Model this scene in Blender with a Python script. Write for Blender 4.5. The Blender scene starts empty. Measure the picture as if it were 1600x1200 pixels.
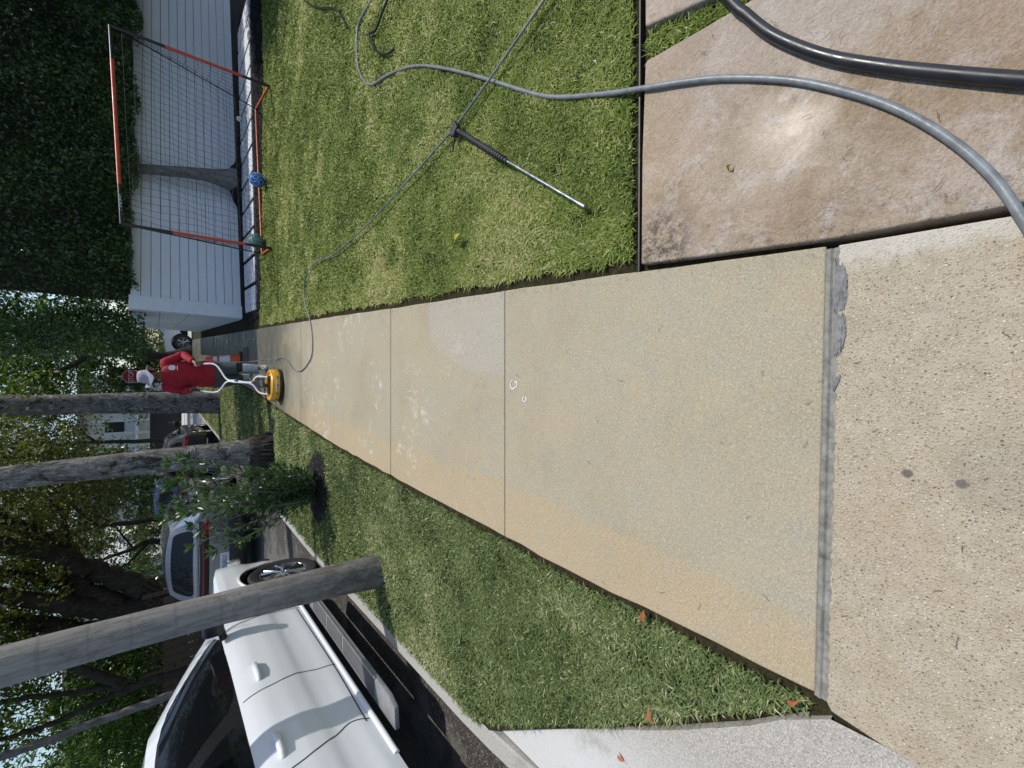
import bpy, bmesh, math, random
import numpy as np
from mathutils import Vector, Matrix
random.seed(7); rng = np.random.default_rng(11)
S = bpy.context.scene
COL = S.collection
R = math.radians

# ------------------------------------------------------------------ camera
FPX, CH = 640.0, 1.52                    # focal length in photo pixels, camera height
PIT = math.atan2(555, FPX); CP, SP = math.cos(PIT), math.sin(PIT)
cam = bpy.data.cameras.new('camera'); camo = bpy.data.objects.new('camera', cam); COL.objects.link(camo)
cam.sensor_fit = 'HORIZONTAL'; cam.sensor_width = 36; cam.lens = 36 * FPX / 1600
cam.clip_start = 0.05; cam.clip_end = 1500
up = Vector((0, SP, CP)); fwd = Vector((0, CP, -SP)); rt = Vector((1, 0, 0))
m = Matrix((-up, rt, -fwd)).transposed().to_4x4(); m.translation = (0, 0, CH)   # phone held on its side
camo.matrix_world = m
S.camera = camo

# ------------------------------------------------------------------ light
SUNV = Vector((0.52, 0.26, 1.0)).normalized()
EL = math.asin(SUNV.z); AZ = math.atan2(SUNV.x, SUNV.y)
W = bpy.data.worlds.new('World'); S.world = W; W.use_nodes = True
wn = W.node_tree.nodes; wl = W.node_tree.links
sky = wn.new('ShaderNodeTexSky'); sky.sky_type = 'NISHITA'; sky.sun_disc = False
sky.sun_elevation = EL; sky.sun_rotation = AZ; sky.air_density = 1.0; sky.dust_density = 1.0
bg = wn['Background']; wl.new(sky.outputs[0], bg.inputs[0]); bg.inputs[1].default_value = 0.15
sl = bpy.data.lights.new('sun', 'SUN'); sl.energy = 3.4; sl.angle = R(0.53); sl.color = (1, 0.95, 0.87)
so = bpy.data.objects.new('sun', sl); COL.objects.link(so)
so.rotation_euler = SUNV.to_track_quat('Z', 'Y').to_euler(); so.location = (20, 12, 40)
S.view_settings.view_transform = 'Standard'; S.view_settings.look = 'None'
S.view_settings.gamma = 1; S.view_settings.exposure = 0.12; S.view_settings.use_curve_mapping = False
S.render.engine = 'CYCLES'
S.cycles.max_bounces = 6; S.cycles.transparent_max_bounces = 6

# ------------------------------------------------------------------ helpers
def ray(px, py):
    dx = (600 - py) / FPX; dy = (800 - px) / FPX
    return Vector((dx, CP + dy * SP, -SP + dy * CP))
def G(px, py, z=0.0):                    # photo pixel -> point on the level z
    d = ray(px, py); t = (z - CH) / d.z
    return Vector((d.x * t, d.y * t, z))
def D(px, py, Y):                        # photo pixel -> point at distance Y down the street
    d = ray(px, py); t = Y / d.y
    return Vector((d.x * t, Y, CH + d.z * t))

def props(o, label=None, cat=None, group=None, kind=None):
    if label: o['label'] = label
    if cat: o['category'] = cat
    if group: o['group'] = group
    if kind: o['kind'] = kind
    return o
def empty(name, loc=(0, 0, 0), rz=0, label=None, cat=None, group=None, kind=None):
    o = bpy.data.objects.new(name, None); COL.objects.link(o); o.location = loc; o.rotation_euler = (0, 0, rz)
    o.empty_display_size = 0.1
    return props(o, label, cat, group, kind)
def link(name, me, mat, parent=None):
    o = bpy.data.objects.new(name, me); COL.objects.link(o)
    if mat is not None: me.materials.clear(); me.materials.append(mat)
    if parent is not None: o.parent = parent
    return o
def copy_tree(o, parent=None):
    c = o.copy(); COL.objects.link(c); c.parent = parent
    for ch in o.children: copy_tree(ch, c)
    return c

def crom(pts, n=6):
    P = [Vector(p) for p in pts]
    if len(P) < 3: return P
    P = [P[0] * 2 - P[1]] + P + [P[-1] * 2 - P[-2]]; out = []
    for i in range(1, len(P) - 2):
        for k in range(n):
            t = k / n; a, b, c, d = P[i - 1], P[i], P[i + 1], P[i + 2]
            out.append(0.5 * ((2 * b) + (c - a) * t + (2 * a - 5 * b + 4 * c - d) * t * t + (3 * b - a - 3 * c + d) * t ** 3))
    out.append(P[-2]); return out

class MB:
    def __init__(s): s.v = []; s.f = []
    def raw(s, v, f):
        k = len(s.v); s.v += [tuple(p) for p in v]; s.f += [tuple(i + k for i in q) for q in f]; return s
    def box(s, c, d, M=None):
        x, y, z = d[0] / 2, d[1] / 2, d[2] / 2
        v = [Vector((a * x, b * y, e * z)) for a in (-1, 1) for b in (-1, 1) for e in (-1, 1)]
        if M is not None: v = [M @ p for p in v]
        v = [p + Vector(c) for p in v]
        return s.raw(v, [(0, 1, 3, 2), (4, 6, 7, 5), (0, 4, 5, 1), (2, 3, 7, 6), (0, 2, 6, 4), (1, 5, 7, 3)])
    def prism(s, poly, z0, z1):
        n = len(poly); a = sum(poly[i][0] * poly[(i + 1) % n][1] - poly[(i + 1) % n][0] * poly[i][1] for i in range(n))
        if a < 0: poly = poly[::-1]
        v = [(p[0], p[1], z0) for p in poly] + [(p[0], p[1], z1) for p in poly]
        return s.raw(v, [tuple(range(n))[::-1], tuple(range(n, 2 * n))] + [(i, (i + 1) % n, n + (i + 1) % n, n + i) for i in range(n)])
    def tube(s, pts, r, n=8, cap=True, flat=1.0):
        pts = [Vector(p) for p in pts]
        if not hasattr(r, '__len__'): r = [r] * len(pts)
        v = []; f = []; ref = None
        for i, p in enumerate(pts):
            t = (pts[min(i + 1, len(pts) - 1)] - pts[max(i - 1, 0)])
            if t.length < 1e-9: t = Vector((0, 0, 1))
            t.normalize()
            if ref is None: ref = Vector((0, 0, 1)) if abs(t.z) < .9 else Vector((1, 0, 0))
            a = t.cross(ref).normalized(); b = a.cross(t).normalized(); ref = b
            for k in range(n):
                an = 2 * math.pi * k / n
                v.append(p + a * math.cos(an) * r[i] + b * math.sin(an) * r[i] * flat)
        for i in range(len(pts) - 1):
            for k in range(n):
                k2 = (k + 1) % n; f.append((i * n + k, i * n + k2, (i + 1) * n + k2, (i + 1) * n + k))
        if cap: f.append(tuple(range(n))[::-1]); f.append(tuple((len(pts) - 1) * n + k for k in range(n)))
        return s.raw(v, f)
    def lathe(s, prof, n=24, o=(0, 0, 0), M=None):
        v = []; f = []; o = Vector(o)
        for (r, z) in prof:
            for k in range(n):
                a = 2 * math.pi * k / n; p = Vector((r * math.cos(a), r * math.sin(a), z))
                v.append((M @ p if M is not None else p) + o)
        for i in range(len(prof) - 1):
            for k in range(n):
                k2 = (k + 1) % n; f.append((i * n + k, i * n + k2, (i + 1) * n + k2, (i + 1) * n + k))
        return s.raw(v, f)
    def grid(s, fn, nu, nv, flip=False):
        v = [fn(i / nu, j / nv) for i in range(nu + 1) for j in range(nv + 1)]; f = []
        for i in range(nu):
            for j in range(nv):
                a = i * (nv + 1) + j; q = (a, a + nv + 1, a + nv + 2, a + 1); f.append(q[::-1] if flip else q)
        return s.raw(v, f)
    def ball(s, c, r, n=12, k=8, sc=(1, 1, 1)):
        return s.lathe([(r * math.sin(math.pi * i / k) + 1e-5, -r * math.cos(math.pi * i / k)) for i in range(k + 1)], n, c, Matrix.Diagonal(sc))
    def mesh(s, name, smooth=None, bevel=0, seg=2):
        me = bpy.data.meshes.new(name); me.from_pydata([tuple(p) for p in s.v], [], s.f)
        if bevel:
            bm = bmesh.new(); bm.from_mesh(me)
            es = [e for e in bm.edges if len(e.link_faces) == 2 and e.calc_face_angle() > 0.5]
            bmesh.ops.bevel(bm, geom=es, offset=bevel, segments=seg, profile=.5, affect='EDGES', clamp_overlap=True)
            bm.to_mesh(me); bm.free()
        me.validate()
        if smooth is not None:
            me.polygons.foreach_set('use_smooth', [True] * len(me.polygons)); me.set_sharp_from_angle(angle=R(smooth))
        me.update(); return me
    def build(s, name, mat, parent=None, smooth=None, bevel=0, seg=2):
        return link(name, s.mesh(name, smooth, bevel, seg), mat, parent)

def fast_mesh(name, V, F, var=None):                # V (n,3), F (m,k) arrays
    me = bpy.data.meshes.new(name); n = len(V); mm, k = F.shape
    me.vertices.add(n); me.vertices.foreach_set('co', V.astype(np.float32).ravel())
    me.loops.add(mm * k); me.loops.foreach_set('vertex_index', F.astype(np.int32).ravel())
    me.polygons.add(mm); me.polygons.foreach_set('loop_start', np.arange(0, mm * k, k, dtype=np.int32))
    me.update(calc_edges=True)
    if var is not None:
        a = me.attributes.new('var', 'FLOAT', 'POINT'); a.data.foreach_set('value', var.astype(np.float32))
    return me

# ------------------------------------------------------------------ materials
MATS = {}
class NM:
    def __init__(s, name):
        s.m = bpy.data.materials.new(name); s.m.use_nodes = True; s.t = s.m.node_tree; s.n = s.t.nodes; s.l = s.t.links
        s.b = s.n['Principled BSDF']; s.out = s.n['Material Output']; s._pos = None
    def pos(s):
        if s._pos is None:
            g = s.n.new('ShaderNodeNewGeometry'); s._pos = g.outputs['Position']
        return s._pos
    def obj(s): return s.n.new('ShaderNodeTexCoord').outputs['Object']
    def val(s, sock, v):
        if isinstance(v, bpy.types.NodeSocket): s.l.new(v, sock)
        else:
            try: sock.default_value = v
            except Exception: sock.default_value = (*v, 1) if len(v) == 3 else v
    def noise(s, scale, detail=4, rough=.55, dist=0, vec=None, out='Fac'):
        n = s.n.new('ShaderNodeTexNoise'); n.inputs['Scale'].default_value = scale; n.inputs['Detail'].default_value = detail
        n.inputs['Roughness'].default_value = rough; n.inputs['Distortion'].default_value = dist
        s.l.new(vec if vec is not None else s.pos(), n.inputs['Vector']); return n.outputs[out]
    def voro(s, scale, out='Distance', vec=None, feature='F1', rand=1):
        n = s.n.new('ShaderNodeTexVoronoi'); n.feature = feature; n.inputs['Scale'].default_value = scale
        n.inputs['Randomness'].default_value = rand
        s.l.new(vec if vec is not None else s.pos(), n.inputs['Vector']); return n.outputs[out]
    def ramp(s, fac, stops, interp='LINEAR'):
        n = s.n.new('ShaderNodeValToRGB'); e = n.color_ramp.elements; n.color_ramp.interpolation = interp
        while len(e) < len(stops): e.new(.5)
        for i, (p, c) in enumerate(stops):
            e[i].position = p; e[i].color = (c, c, c, 1) if not hasattr(c, '__len__') else (*c, 1)
        s.val(n.inputs[0], fac); return n.outputs[0]
    def mix(s, fac, a, b, mode='MIX'):
        n = s.n.new('ShaderNodeMix'); n.data_type = 'RGBA'; n.blend_type = mode; n.clamp_factor = True
        s.val(n.inputs[0], fac); s.val(n.inputs[6], a if isinstance(a, bpy.types.NodeSocket) else (*a, 1)); s.val(n.inputs[7], b if isinstance(b, bpy.types.NodeSocket) else (*b, 1))
        return n.outputs[2]
    def math(s, op, a, b=0.0, c=0.0):
        n = s.n.new('ShaderNodeMath'); n.operation = op
        s.val(n.inputs[0], a); s.val(n.inputs[1], b)
        if op in ('SMOOTH_MIN', 'MULTIPLY_ADD'): s.val(n.inputs[2], c)
        return n.outputs[0]
    def mr(s, v, a, b, c=0.0, d=1.0):
        n = s.n.new('ShaderNodeMapRange'); n.clamp = True; n.interpolation_type = 'SMOOTHSTEP'
        s.val(n.inputs[0], v)
        for i, q in enumerate((a, b, c, d)): n.inputs[i + 1].default_value = q
        return n.outputs[0]
    def sep(s, v):
        n = s.n.new('ShaderNodeSeparateXYZ'); s.l.new(v, n.inputs[0]); return n.outputs
    def scale(s, v, sc):
        n = s.n.new('ShaderNodeVectorMath'); n.operation = 'MULTIPLY'; s.l.new(v, n.inputs[0]); n.inputs[1].default_value = sc; return n.outputs[0]
    def attr(s, name='var'):
        n = s.n.new('ShaderNodeAttribute'); n.attribute_name = name; return n.outputs['Fac']
    def bump(s, h, strength=.3, dist=.01, prev=None):
        n = s.n.new('ShaderNodeBump'); n.inputs['Strength'].default_value = strength; n.inputs['Distance'].default_value = dist
        s.l.new(h, n.inputs['Height'])
        if prev is not None: s.l.new(prev, n.inputs['Normal'])
        s.l.new(n.outputs[0], s.b.inputs['Normal']); return n.outputs[0]
    def col(s, c): s.val(s.b.inputs['Base Color'], c if isinstance(c, bpy.types.NodeSocket) else (*c, 1))
    def set(s, **k):
        for a, v in k.items():
            s.val(s.b.inputs[{'rough': 'Roughness', 'metal': 'Metallic', 'coat': 'Coat Weight', 'spec': 'Specular IOR Level',
                              'coatr': 'Coat Roughness', 'trans': 'Transmission Weight', 'ior': 'IOR', 'alpha': 'Alpha'}[a]], v)
        return s

def plain(name, c, rough=.5, metal=0, var=.15, scale=12, coat=0, spec=.5, bump=0, bscale=80):
    k = NM(name); n = k.noise(scale, 5, .6, vec=k.obj())
    lo = tuple(x * (1 - var) for x in c); hi = tuple(min(1, x * (1 + var)) for x in c)
    k.col(k.ramp(n, [(.3, lo), (.7, hi)])); k.set(metal=metal, coat=coat, spec=spec)
    k.set(rough=k.mr(k.noise(scale * 2.3, 3, vec=k.obj()), .3, .7, max(.02, rough - .07), min(1, rough + .07)))
    if bump: k.bump(k.noise(bscale, 5, .6, vec=k.obj()), bump, .004)
    MATS[name] = k.m; return k.m

def m_path():
    k = NM('path_concrete'); x, y, z = k.sep(k.pos())
    w = k.math('ADD', x, k.math('MULTIPLY', y, -.068))            # distance across the path
    fine = k.noise(380, 3, .7); mid = k.noise(9, 5, .65); big = k.noise(1.4, 4, .6)
    base = k.ramp(big, [(.3, (.33, .285, .19)), (.5, (.375, .33, .228)), (.72, (.365, .335, .252))])
    base = k.mix(k.mr(mid, .4, .75, 0, .5), base, (.325, .305, .25))
    wob = k.math('MULTIPLY', k.math('SUBTRACT', k.noise(1.1, 3, .5), .5), .22)
    wob2 = k.math('MULTIPLY', k.math('SUBTRACT', k.noise(14, 4, .6), .5), .05)
    e = k.math('ADD', w, k.math('ADD', wob, wob2))
    strip = k.mr(e, -.70, -.735)                                   # unwashed tan strip along the verge
    base = k.mix(k.math('MULTIPLY', strip, k.mr(k.noise(5, 6, .7), .25, .6, .35, .85)), base, (.41, .325, .20))
    # washed pale patch on the second panel
    yy = k.math('SUBTRACT', y, 1.83); bow = k.math('MULTIPLY', k.math('MULTIPLY', yy, yy), .42)
    pe = k.math('SUBTRACT', k.math('ADD', x, k.math('MULTIPLY', wob, .8)), bow)
    patch = k.math('MULTIPLY', k.math('MULTIPLY', k.mr(pe, .03, .055), k.mr(k.math('ADD', y, k.math('ADD', wob, wob2)), 2.72, 2.66)), k.mr(y, 1.82, 1.83))
    base = k.mix(k.math('MULTIPLY', patch, .55), base, (.39, .362, .315))
    tan = k.mr(k.noise(1.1, 5, .6, 1.4, vec=k.scale(k.pos(), (1, .7, 1))), .48, .62, 0, .42)
    base = k.mix(tan, base, (.42, .34, .215))
    base = k.mix(k.mr(k.noise(2.6, 7, .75, .6), .5, .72, 0, .35), base, (.335, .32, .26))
    # bleached scuffs
    sc = k.math('MULTIPLY', k.mr(k.noise(9, 7, .8, .8), .52, .66), k.mr(k.noise(1.3, 3, .5), .48, .60))
    sc = k.math('MULTIPLY', sc, k.math('MULTIPLY', k.mr(y, 1.9, 2.6), k.mr(y, 7.0, 5.5)))
    base = k.mix(k.math('MULTIPLY', sc, .8), base, (.62, .62, .585))
    spk = k.ramp(k.noise(150, 6, .88), [(.28, .42), (.42, .84), (.54, 1.04), (.72, 1.6)])
    base = k.mix(1, base, spk, 'MULTIPLY')
    dots = k.voro(330, 'Color'); dv = k.sep(dots)[0]
    base = k.mix(k.math('MULTIPLY', k.mr(dv, .95, .97), .35), base, (.10, .085, .07))
    base = k.mix(k.math('MULTIPLY', k.mr(dv, .05, .03), .3), base, (.68, .66, .6))
    wet = k.mr(k.math('ADD', y, k.math('MULTIPLY', k.noise(2.2, 4, .6), 2.4)), 6.6, 9.4)  # wet concrete; the darkening also stands in for shade farther along
    base = k.mix(1, base, k.mix(wet, (1, 1, 1), (.34, .37, .40)), 'MULTIPLY')
    dirt = k.math('MULTIPLY', k.mr(k.noise(30, 5, .7), .5, .68), k.mr(w, .33, .42))
    base = k.mix(k.math('MULTIPLY', dirt, .6), base, (.13, .11, .085))
    k.col(base); k.set(rough=k.mix(wet, (.82,) * 3, k.mix(k.mr(k.noise(3, 4, .6), .4, .6), (.16,) * 3, (.45,) * 3)), spec=.35)
    k.bump(k.math('ADD', k.math('MULTIPLY', fine, .5), k.noise(120, 5, .75)), .5, .004); MATS['path'] = k.m

def m_aggregate():
    k = NM('exposed_aggregate'); x, y, z = k.sep(k.pos())
    warp = k.mix(.012, k.pos(), k.noise(40, 2, out='Color'))
    d1 = k.voro(125, 'Distance', warp); c1 = k.sep(k.voro(125, 'Color', warp))[0]
    d2 = k.voro(240, 'Distance', warp); c2 = k.sep(k.voro(240, 'Color', warp))[1]
    st = [(0, (.10, .075, .05)), (.12, (.25, .20, .135)), (.3, (.345, .28, .195)), (.6, (.42, .36, .265)), (.85, (.47, .415, .325)), (.98, (.62, .57, .48))]
    p1 = k.ramp(c1, st); p2 = k.ramp(c2, st)
    cem = k.ramp(k.noise(14, 5, .6), [(.3, (.335, .285, .20)), (.7, (.43, .38, .285))])
    b = k.mix(k.mr(d2, .42, .30), cem, p2); b = k.mix(k.mr(d1, .36, .26, 0, .85), b, p1)
    big = k.noise(2.2, 4, .6)
    b = k.mix(k.mr(big, .5, .72, 0, .35), b, (.40, .29, .18)); b = k.mix(k.mr(big, .42, .25, 0, .35), b, (.34, .34, .32))
    for (sx, sy, r, f) in ((-.24, .135, .013, .8), (-.25, .037, .013, .75), (-.22, -.03, .11, .16)):
        ax = k.math('SUBTRACT', x, sx); ay = k.math('SUBTRACT', y, sy)
        dd = k.math('SQRT', k.math('ADD', k.math('MULTIPLY', ax, ax), k.math('MULTIPLY', ay, ay)))
        dd = k.math('ADD', dd, k.math('MULTIPLY', k.math('SUBTRACT', k.noise(110, 5, .8), .5), r * 1.1))
        b = k.mix(k.math('MULTIPLY', k.mr(dd, r * 1.15, r * .6), f), b, (.075, .07, .07))
    pale = k.mr(k.math('ADD', k.math('MULTIPLY', k.noise(18, 5, .7), .16), x), .40, .46)
    b = k.mix(k.math('MULTIPLY', pale, .6), b, (.55, .53, .47))
    k.col(b); k.set(rough=.8, spec=.3)
    k.bump(k.math('ADD', k.mr(d1, .5, .1), k.math('MULTIPLY', k.mr(d2, .5, .1), .5)), .5, .004); MATS['aggregate'] = k.m

def m_apron():
    k = NM('apron_concrete'); c = k.sep(k.voro(300, 'Color'))[0]
    b = k.ramp(c, [(0, (.22, .20, .165)), (.2, (.33, .31, .265)), (.7, (.40, .38, .335)), (1, (.52, .50, .455))])
    x = k.sep(k.pos())[0]
    b = k.mix(k.mr(x, -1.3, -1.9, 0, .7), b, k.mix(k.noise(200, 2), (.54, .55, .55), (.72, .73, .73)))
    b = k.mix(k.mr(k.noise(5, 5, .65), .55, .75, 0, .5), b, (.24, .225, .19))
    k.col(b); k.set(rough=.85, spec=.3); k.bump(k.noise(150, 4, .7), .35, .003); MATS['apron'] = k.m

def m_kerb():
    k = NM('kerb_concrete'); b = k.ramp(k.noise(120, 4, .7), [(.3, (.27, .265, .245)), (.7, (.46, .45, .42))])
    b = k.mix(k.mr(k.noise(4, 5, .7), .5, .72, 0, .6), b, (.22, .21, .18)); k.col(b); k.set(rough=.85)
    k.bump(k.noise(90, 4, .7), .35, .004); MATS['kerb'] = k.m

def m_stone():
    k = NM('wet_sandstone'); x, y, z = k.sep(k.pos())
    big = k.noise(3.2, 6, .62, .6); mid = k.noise(16, 6, .68, .4); fine = k.noise(160, 4, .7)
    b = k.ramp(big, [(.28, (.25, .185, .12)), (.46, (.36, .28, .19)), (.6, (.42, .335, .25)), (.75, (.50, .43, .36))])
    b = k.mix(k.mr(k.noise(7, 7, .72, .8), .5, .62, 0, .6), b, (.53, .47, .43)); b = k.mix(k.mr(mid, .5, .66, 0, .5), b, (.45, .37, .30)); b = k.mix(k.mr(mid, .44, .28, 0, .45), b, (.17, .11, .07))
    far = k.mr(k.math('ADD', x, k.math('MULTIPLY', mid, .3)), 1.0, 1.3)
    b = k.mix(k.math('MULTIPLY', far, .5), b, (.46, .405, .355))
    b = k.mix(k.math('MULTIPLY', k.mr(k.noise(1.9, 4, .5), .5, .62), .35), b, (.31, .21, .125))
    tanl = k.mr(y, .62, .85); b = k.mix(k.math('MULTIPLY', tanl, .4), b, (.44, .33, .215))
    # black algae in the corner by the lawn
    ax = k.math('SUBTRACT', x, .53); ay = k.math('MULTIPLY', k.math('SUBTRACT', y, .84), 1.3)
    dd = k.math('SQRT', k.math('ADD', k.math('MULTIPLY', ax, ax), k.math('MULTIPLY', ay, ay)))
    al = k.math('MULTIPLY', k.mr(dd, .26, .04), k.mr(k.noise(30, 8, .82), .40, .60))
    edge = k.math('MULTIPLY', k.mr(x, .58, .44), k.mr(k.noise(35, 6, .8), .52, .66)); al = k.math('MAXIMUM', al, k.math('MULTIPLY', edge, .7))
    b = k.mix(k.math('MULTIPLY', al, .95), b, (.03, .026, .028))
    b = k.mix(1, b, k.ramp(fine, [(.25, .7), (.5, 1.0), (.8, 1.25)]), 'MULTIPLY')
    k.col(b)
    wet = k.math('MULTIPLY', k.mr(k.noise(2.6, 5, .6), .36, .58), k.mr(y, .95, .62))
    spkl = k.math('MULTIPLY', k.mr(k.noise(85, 3, .6, .6), .46, .58), k.mr(k.noise(8, 3, .6), .42, .6))
    k.set(rough=k.mix(k.math('MULTIPLY', wet, spkl), (.58,) * 3, (.18,) * 3), spec=.42, coat=k.math('MULTIPLY', wet, .05), coatr=.2)
    n1 = k.bump(k.noise(34, 6, .68, .3), .9, .014); k.bump(k.noise(110, 5, .7), .9, .006, n1); MATS['stone'] = k.m

def m_asphalt():
    k = NM('asphalt'); x, y, z = k.sep(k.pos()); c = k.sep(k.voro(120, 'Color'))[0]; d = k.voro(120)
    b = k.ramp(c, [(0, (.02, .018, .016)), (.7, (.045, .04, .035)), (.9, (.10, .09, .075)), (1, (.28, .25, .2))])
    dust = k.mr(k.math('ADD', k.noise(2.5, 5, .6), k.math('MULTIPLY', x, -.35)), 1.42, 1.58)
    b = k.mix(k.math('MULTIPLY', dust, .75), b, k.mix(k.noise(90, 4, .7), (.10, .095, .085), (.19, .175, .155)))
    far = k.mr(y, 20, 29); b = k.mix(far, b, (.46, .45, .43))  # far road painted paler to read as sunlit
    k.col(b); k.set(rough=.8); k.bump(k.mr(d, .5, .1), .5, .005); MATS['asphalt'] = k.m

def m_soil():
    k = NM('soil'); b = k.ramp(k.noise(45, 5, .7), [(.3, (.02, .018, .012)), (.6, (.05, .045, .022)), (.8, (.085, .085, .035))])
    k.col(b); k.set(rough=1, spec=.1); k.bump(k.noise(60, 4, .7), .8, .02); MATS['soil'] = k.m
def m_mulch():
    k = NM('black_mulch'); c = k.sep(k.voro(60, 'Color'))[0]
    k.col(k.ramp(c, [(0, (.006, .006, .007)), (.8, (.022, .021, .02)), (.96, (.05, .046, .04)), (1, (.16, .145, .12))])); k.set(rough=.9, spec=.2)
    k.bump(k.voro(60), .9, .02); MATS['mulch'] = k.m

def m_leaf(name, stops, rough=.4, trans=.35, spec=.4):
    k = NM(name); c = k.ramp(k.attr(), stops); k.col(c); k.set(rough=rough, spec=spec)
    t = k.n.new('ShaderNodeBsdfTranslucent'); k.l.new(k.mix(1, c, (1.25, 1.35, .55), 'MULTIPLY'), t.inputs[0])
    mx = k.n.new('ShaderNodeMixShader'); mx.inputs[0].default_value = trans
    k.l.new(k.b.outputs[0], mx.inputs[1]); k.l.new(t.outputs[0], mx.inputs[2]); k.l.new(mx.outputs[0], k.out.inputs[0]); MATS[name] = k.m

def m_bark(name, lo, mid, hi, sx=3, sz=18, rings=0.0, lich=0.4):
    k = NM(name); o = k.obj(); st = k.scale(o, (1, 1, sx / sz))
    n1 = k.noise(sz, 6, .7, .5, vec=st); n2 = k.noise(40, 5, .75, vec=k.scale(o, (1, 1, .35)))
    b = k.ramp(n1, [(.3, lo), (.5, mid), (.7, hi)])
    b = k.mix(k.mr(n2, .45, .7, 0, .6), b, hi); b = k.mix(k.mr(n2, .4, .25, 0, .6), b, lo)
    b = k.mix(k.math('MULTIPLY', k.mr(k.noise(5, 6, .75, vec=o), .55, .7), lich), b, tuple(min(1, q * 1.5) for q in hi))
    b = k.mix(k.math('MULTIPLY', k.mr(k.noise(3.1, 7, .85, .7, vec=o), .5, .60), .3 + .6 * (lich > .8)), b, tuple(q * .45 for q in lo))
    if name == 'palm_bark':
        zz = k.sep(o)[2]; old = k.math('MULTIPLY', k.mr(k.math('ADD', zz, k.math('MULTIPLY', k.noise(6, 5, .7, vec=o), 1.2)), 1.75, .75), k.mr(k.noise(18, 6, .8, vec=k.scale(o, (1, 1, .4))), .3, .62))
        b = k.mix(k.math('MULTIPLY', old, .85), b, (.085, .07, .056))
    h = k.math('ADD', n1, k.math('MULTIPLY', n2, .6))
    if rings:
        z = k.sep(o)[2]; sn = k.math('SINE', k.math('ADD', k.math('MULTIPLY', z, 29), k.math('MULTIPLY', k.noise(.9, 2, vec=k.scale(o, (.3, .3, 1))), 9)))
        rg = k.math('MULTIPLY', k.mr(sn, .93, 1.0), k.noise(9, 3, vec=o)); b = k.mix(k.math('MULTIPLY', rg, rings), b, tuple(q * .55 for q in mid))
        h = k.math('SUBTRACT', h, k.math('MULTIPLY', rg, .15))
    k.col(b); k.set(rough=.9, spec=.2); k.bump(h, .6, .012); MATS[name] = k.m

def paint(name, c, metal=0.0, rough=.32, coat=1.0, dirt=.12):
    k = NM(name); o = k.obj(); n = k.noise(3, 5, .65, vec=o)
    k.col(k.mix(k.mr(n, .5, .8, 0, dirt), c, tuple(q * .72 for q in c))); k.set(metal=metal, coat=coat, coatr=.06, spec=.5)
    k.set(rough=k.mr(k.noise(9, 5, .7, vec=o), .3, .75, rough, rough + .12)); MATS[name] = k.m

def m_white_board():
    k = NM('white_board'); o = k.pos(); n = k.noise(6, 5, .7)
    b = k.ramp(n, [(.3, (.76, .79, .84)), (.7, (.85, .87, .90))])
    gr = k.noise(60, 4, .7, vec=k.scale(o, (.1, .1, 1))); b = k.mix(k.mr(gr, .55, .8, 0, .2), b, (.66, .69, .73))
    b = k.mix(k.mr(k.noise(24, 6, .8), .66, .74, 0, .5), b, (.35, .35, .33))
    k.col(b); k.set(rough=.55); k.bump(gr, .15, .003); MATS['white_board'] = k.m

m_path(); m_aggregate(); m_apron(); m_kerb(); m_stone(); m_asphalt(); m_soil(); m_mulch(); m_white_board()
m_leaf('grass', [(0, (.085, .125, .024)), (.35, (.175, .24, .046)), (.62, (.27, .335, .08)), (.8, (.36, .40, .12)), (.93, (.52, .47, .22)), (1, (.66, .58, .36))], .55, .22, .25)
m_leaf('grass_verge', [(0, (.07, .105, .032)), (.4, (.15, .205, .068)), (.7, (.235, .285, .115)), (.86, (.33, .36, .175)), (.95, (.48, .45, .27)), (1, (.62, .56, .38))], .55, .22, .25)
m_leaf('hedge_leaf', [(0, (.03, .06, .017)), (.5, (.072, .135, .036)), (.85, (.13, .21, .06)), (1, (.22, .31, .11))], .30, .25, .5)
m_leaf('olive_leaf', [(0, (.035, .045, .012)), (.5, (.09, .105, .028)), (.85, (.16, .17, .048)), (1, (.26, .27, .08))], .5, .45)
m_leaf('bright_leaf', [(0, (.03, .07, .012)), (.4, (.075, .14, .025)), (.8, (.15, .23, .04)), (1, (.26, .33, .08))], .4, .45)
m_leaf('shrub_leaf', [(0, (.03, .065, .025)), (.5, (.055, .11, .04)), (.85, (.09, .16, .055)), (1, (.17, .25, .08))], .35, .25)
m_bark('palm_bark', (.15, .142, .132), (.245, .235, .225), (.33, .32, .31), 3, 34, .5, .35)
m_bark('palm_bark_dark', (.05, .046, .042), (.16, .15, .142), (.40, .39, .37), 6, 26, .5, .9)
m_bark('tree_bark', (.018, .015, .012), (.045, .038, .03), (.09, .078, .062), 4, 16, 0, .3)
m_bark('hedge_bark', (.09, .085, .075), (.17, .16, .15), (.26, .25, .235), 4, 16, 0, .3)
m_bark('root_bark', (.012, .010, .009), (.045, .038, .034), (.11, .095, .085), 10, 30, 0, .3)
paint('white_paint', (.76, .79, .83), dirt=.08); paint('silver_paint', (.34, .355, .37), .85, .2); paint('black_paint', (.010, .010, .011), 0, .3, .35)
paint('blue_paint', (.03, .06, .16)); paint('grey_paint', (.10, .11, .12), .5)
plain('black_plastic', (.018, .018, .019), .45); plain('tyre', (.02, .02, .02), .8, bump=.3); plain('rim', (.62, .63, .65), .25, 1.0)
plain('dark_void', (.006, .006, .006), .9); plain('red_lens', (.33, .01, .012), .15, coat=1); plain('plate_white', (.72, .73, .74), .5)
plain('plate_blue', (.03, .05, .14), .5); plain('chrome', (.7, .71, .72), .12, 1.0); plain('board_grey', (.22, .225, .235), .5); plain('board_pad', (.09, .092, .10), .75, bump=.4)
plain('window_trim', (.015, .015, .016), .3)
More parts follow.
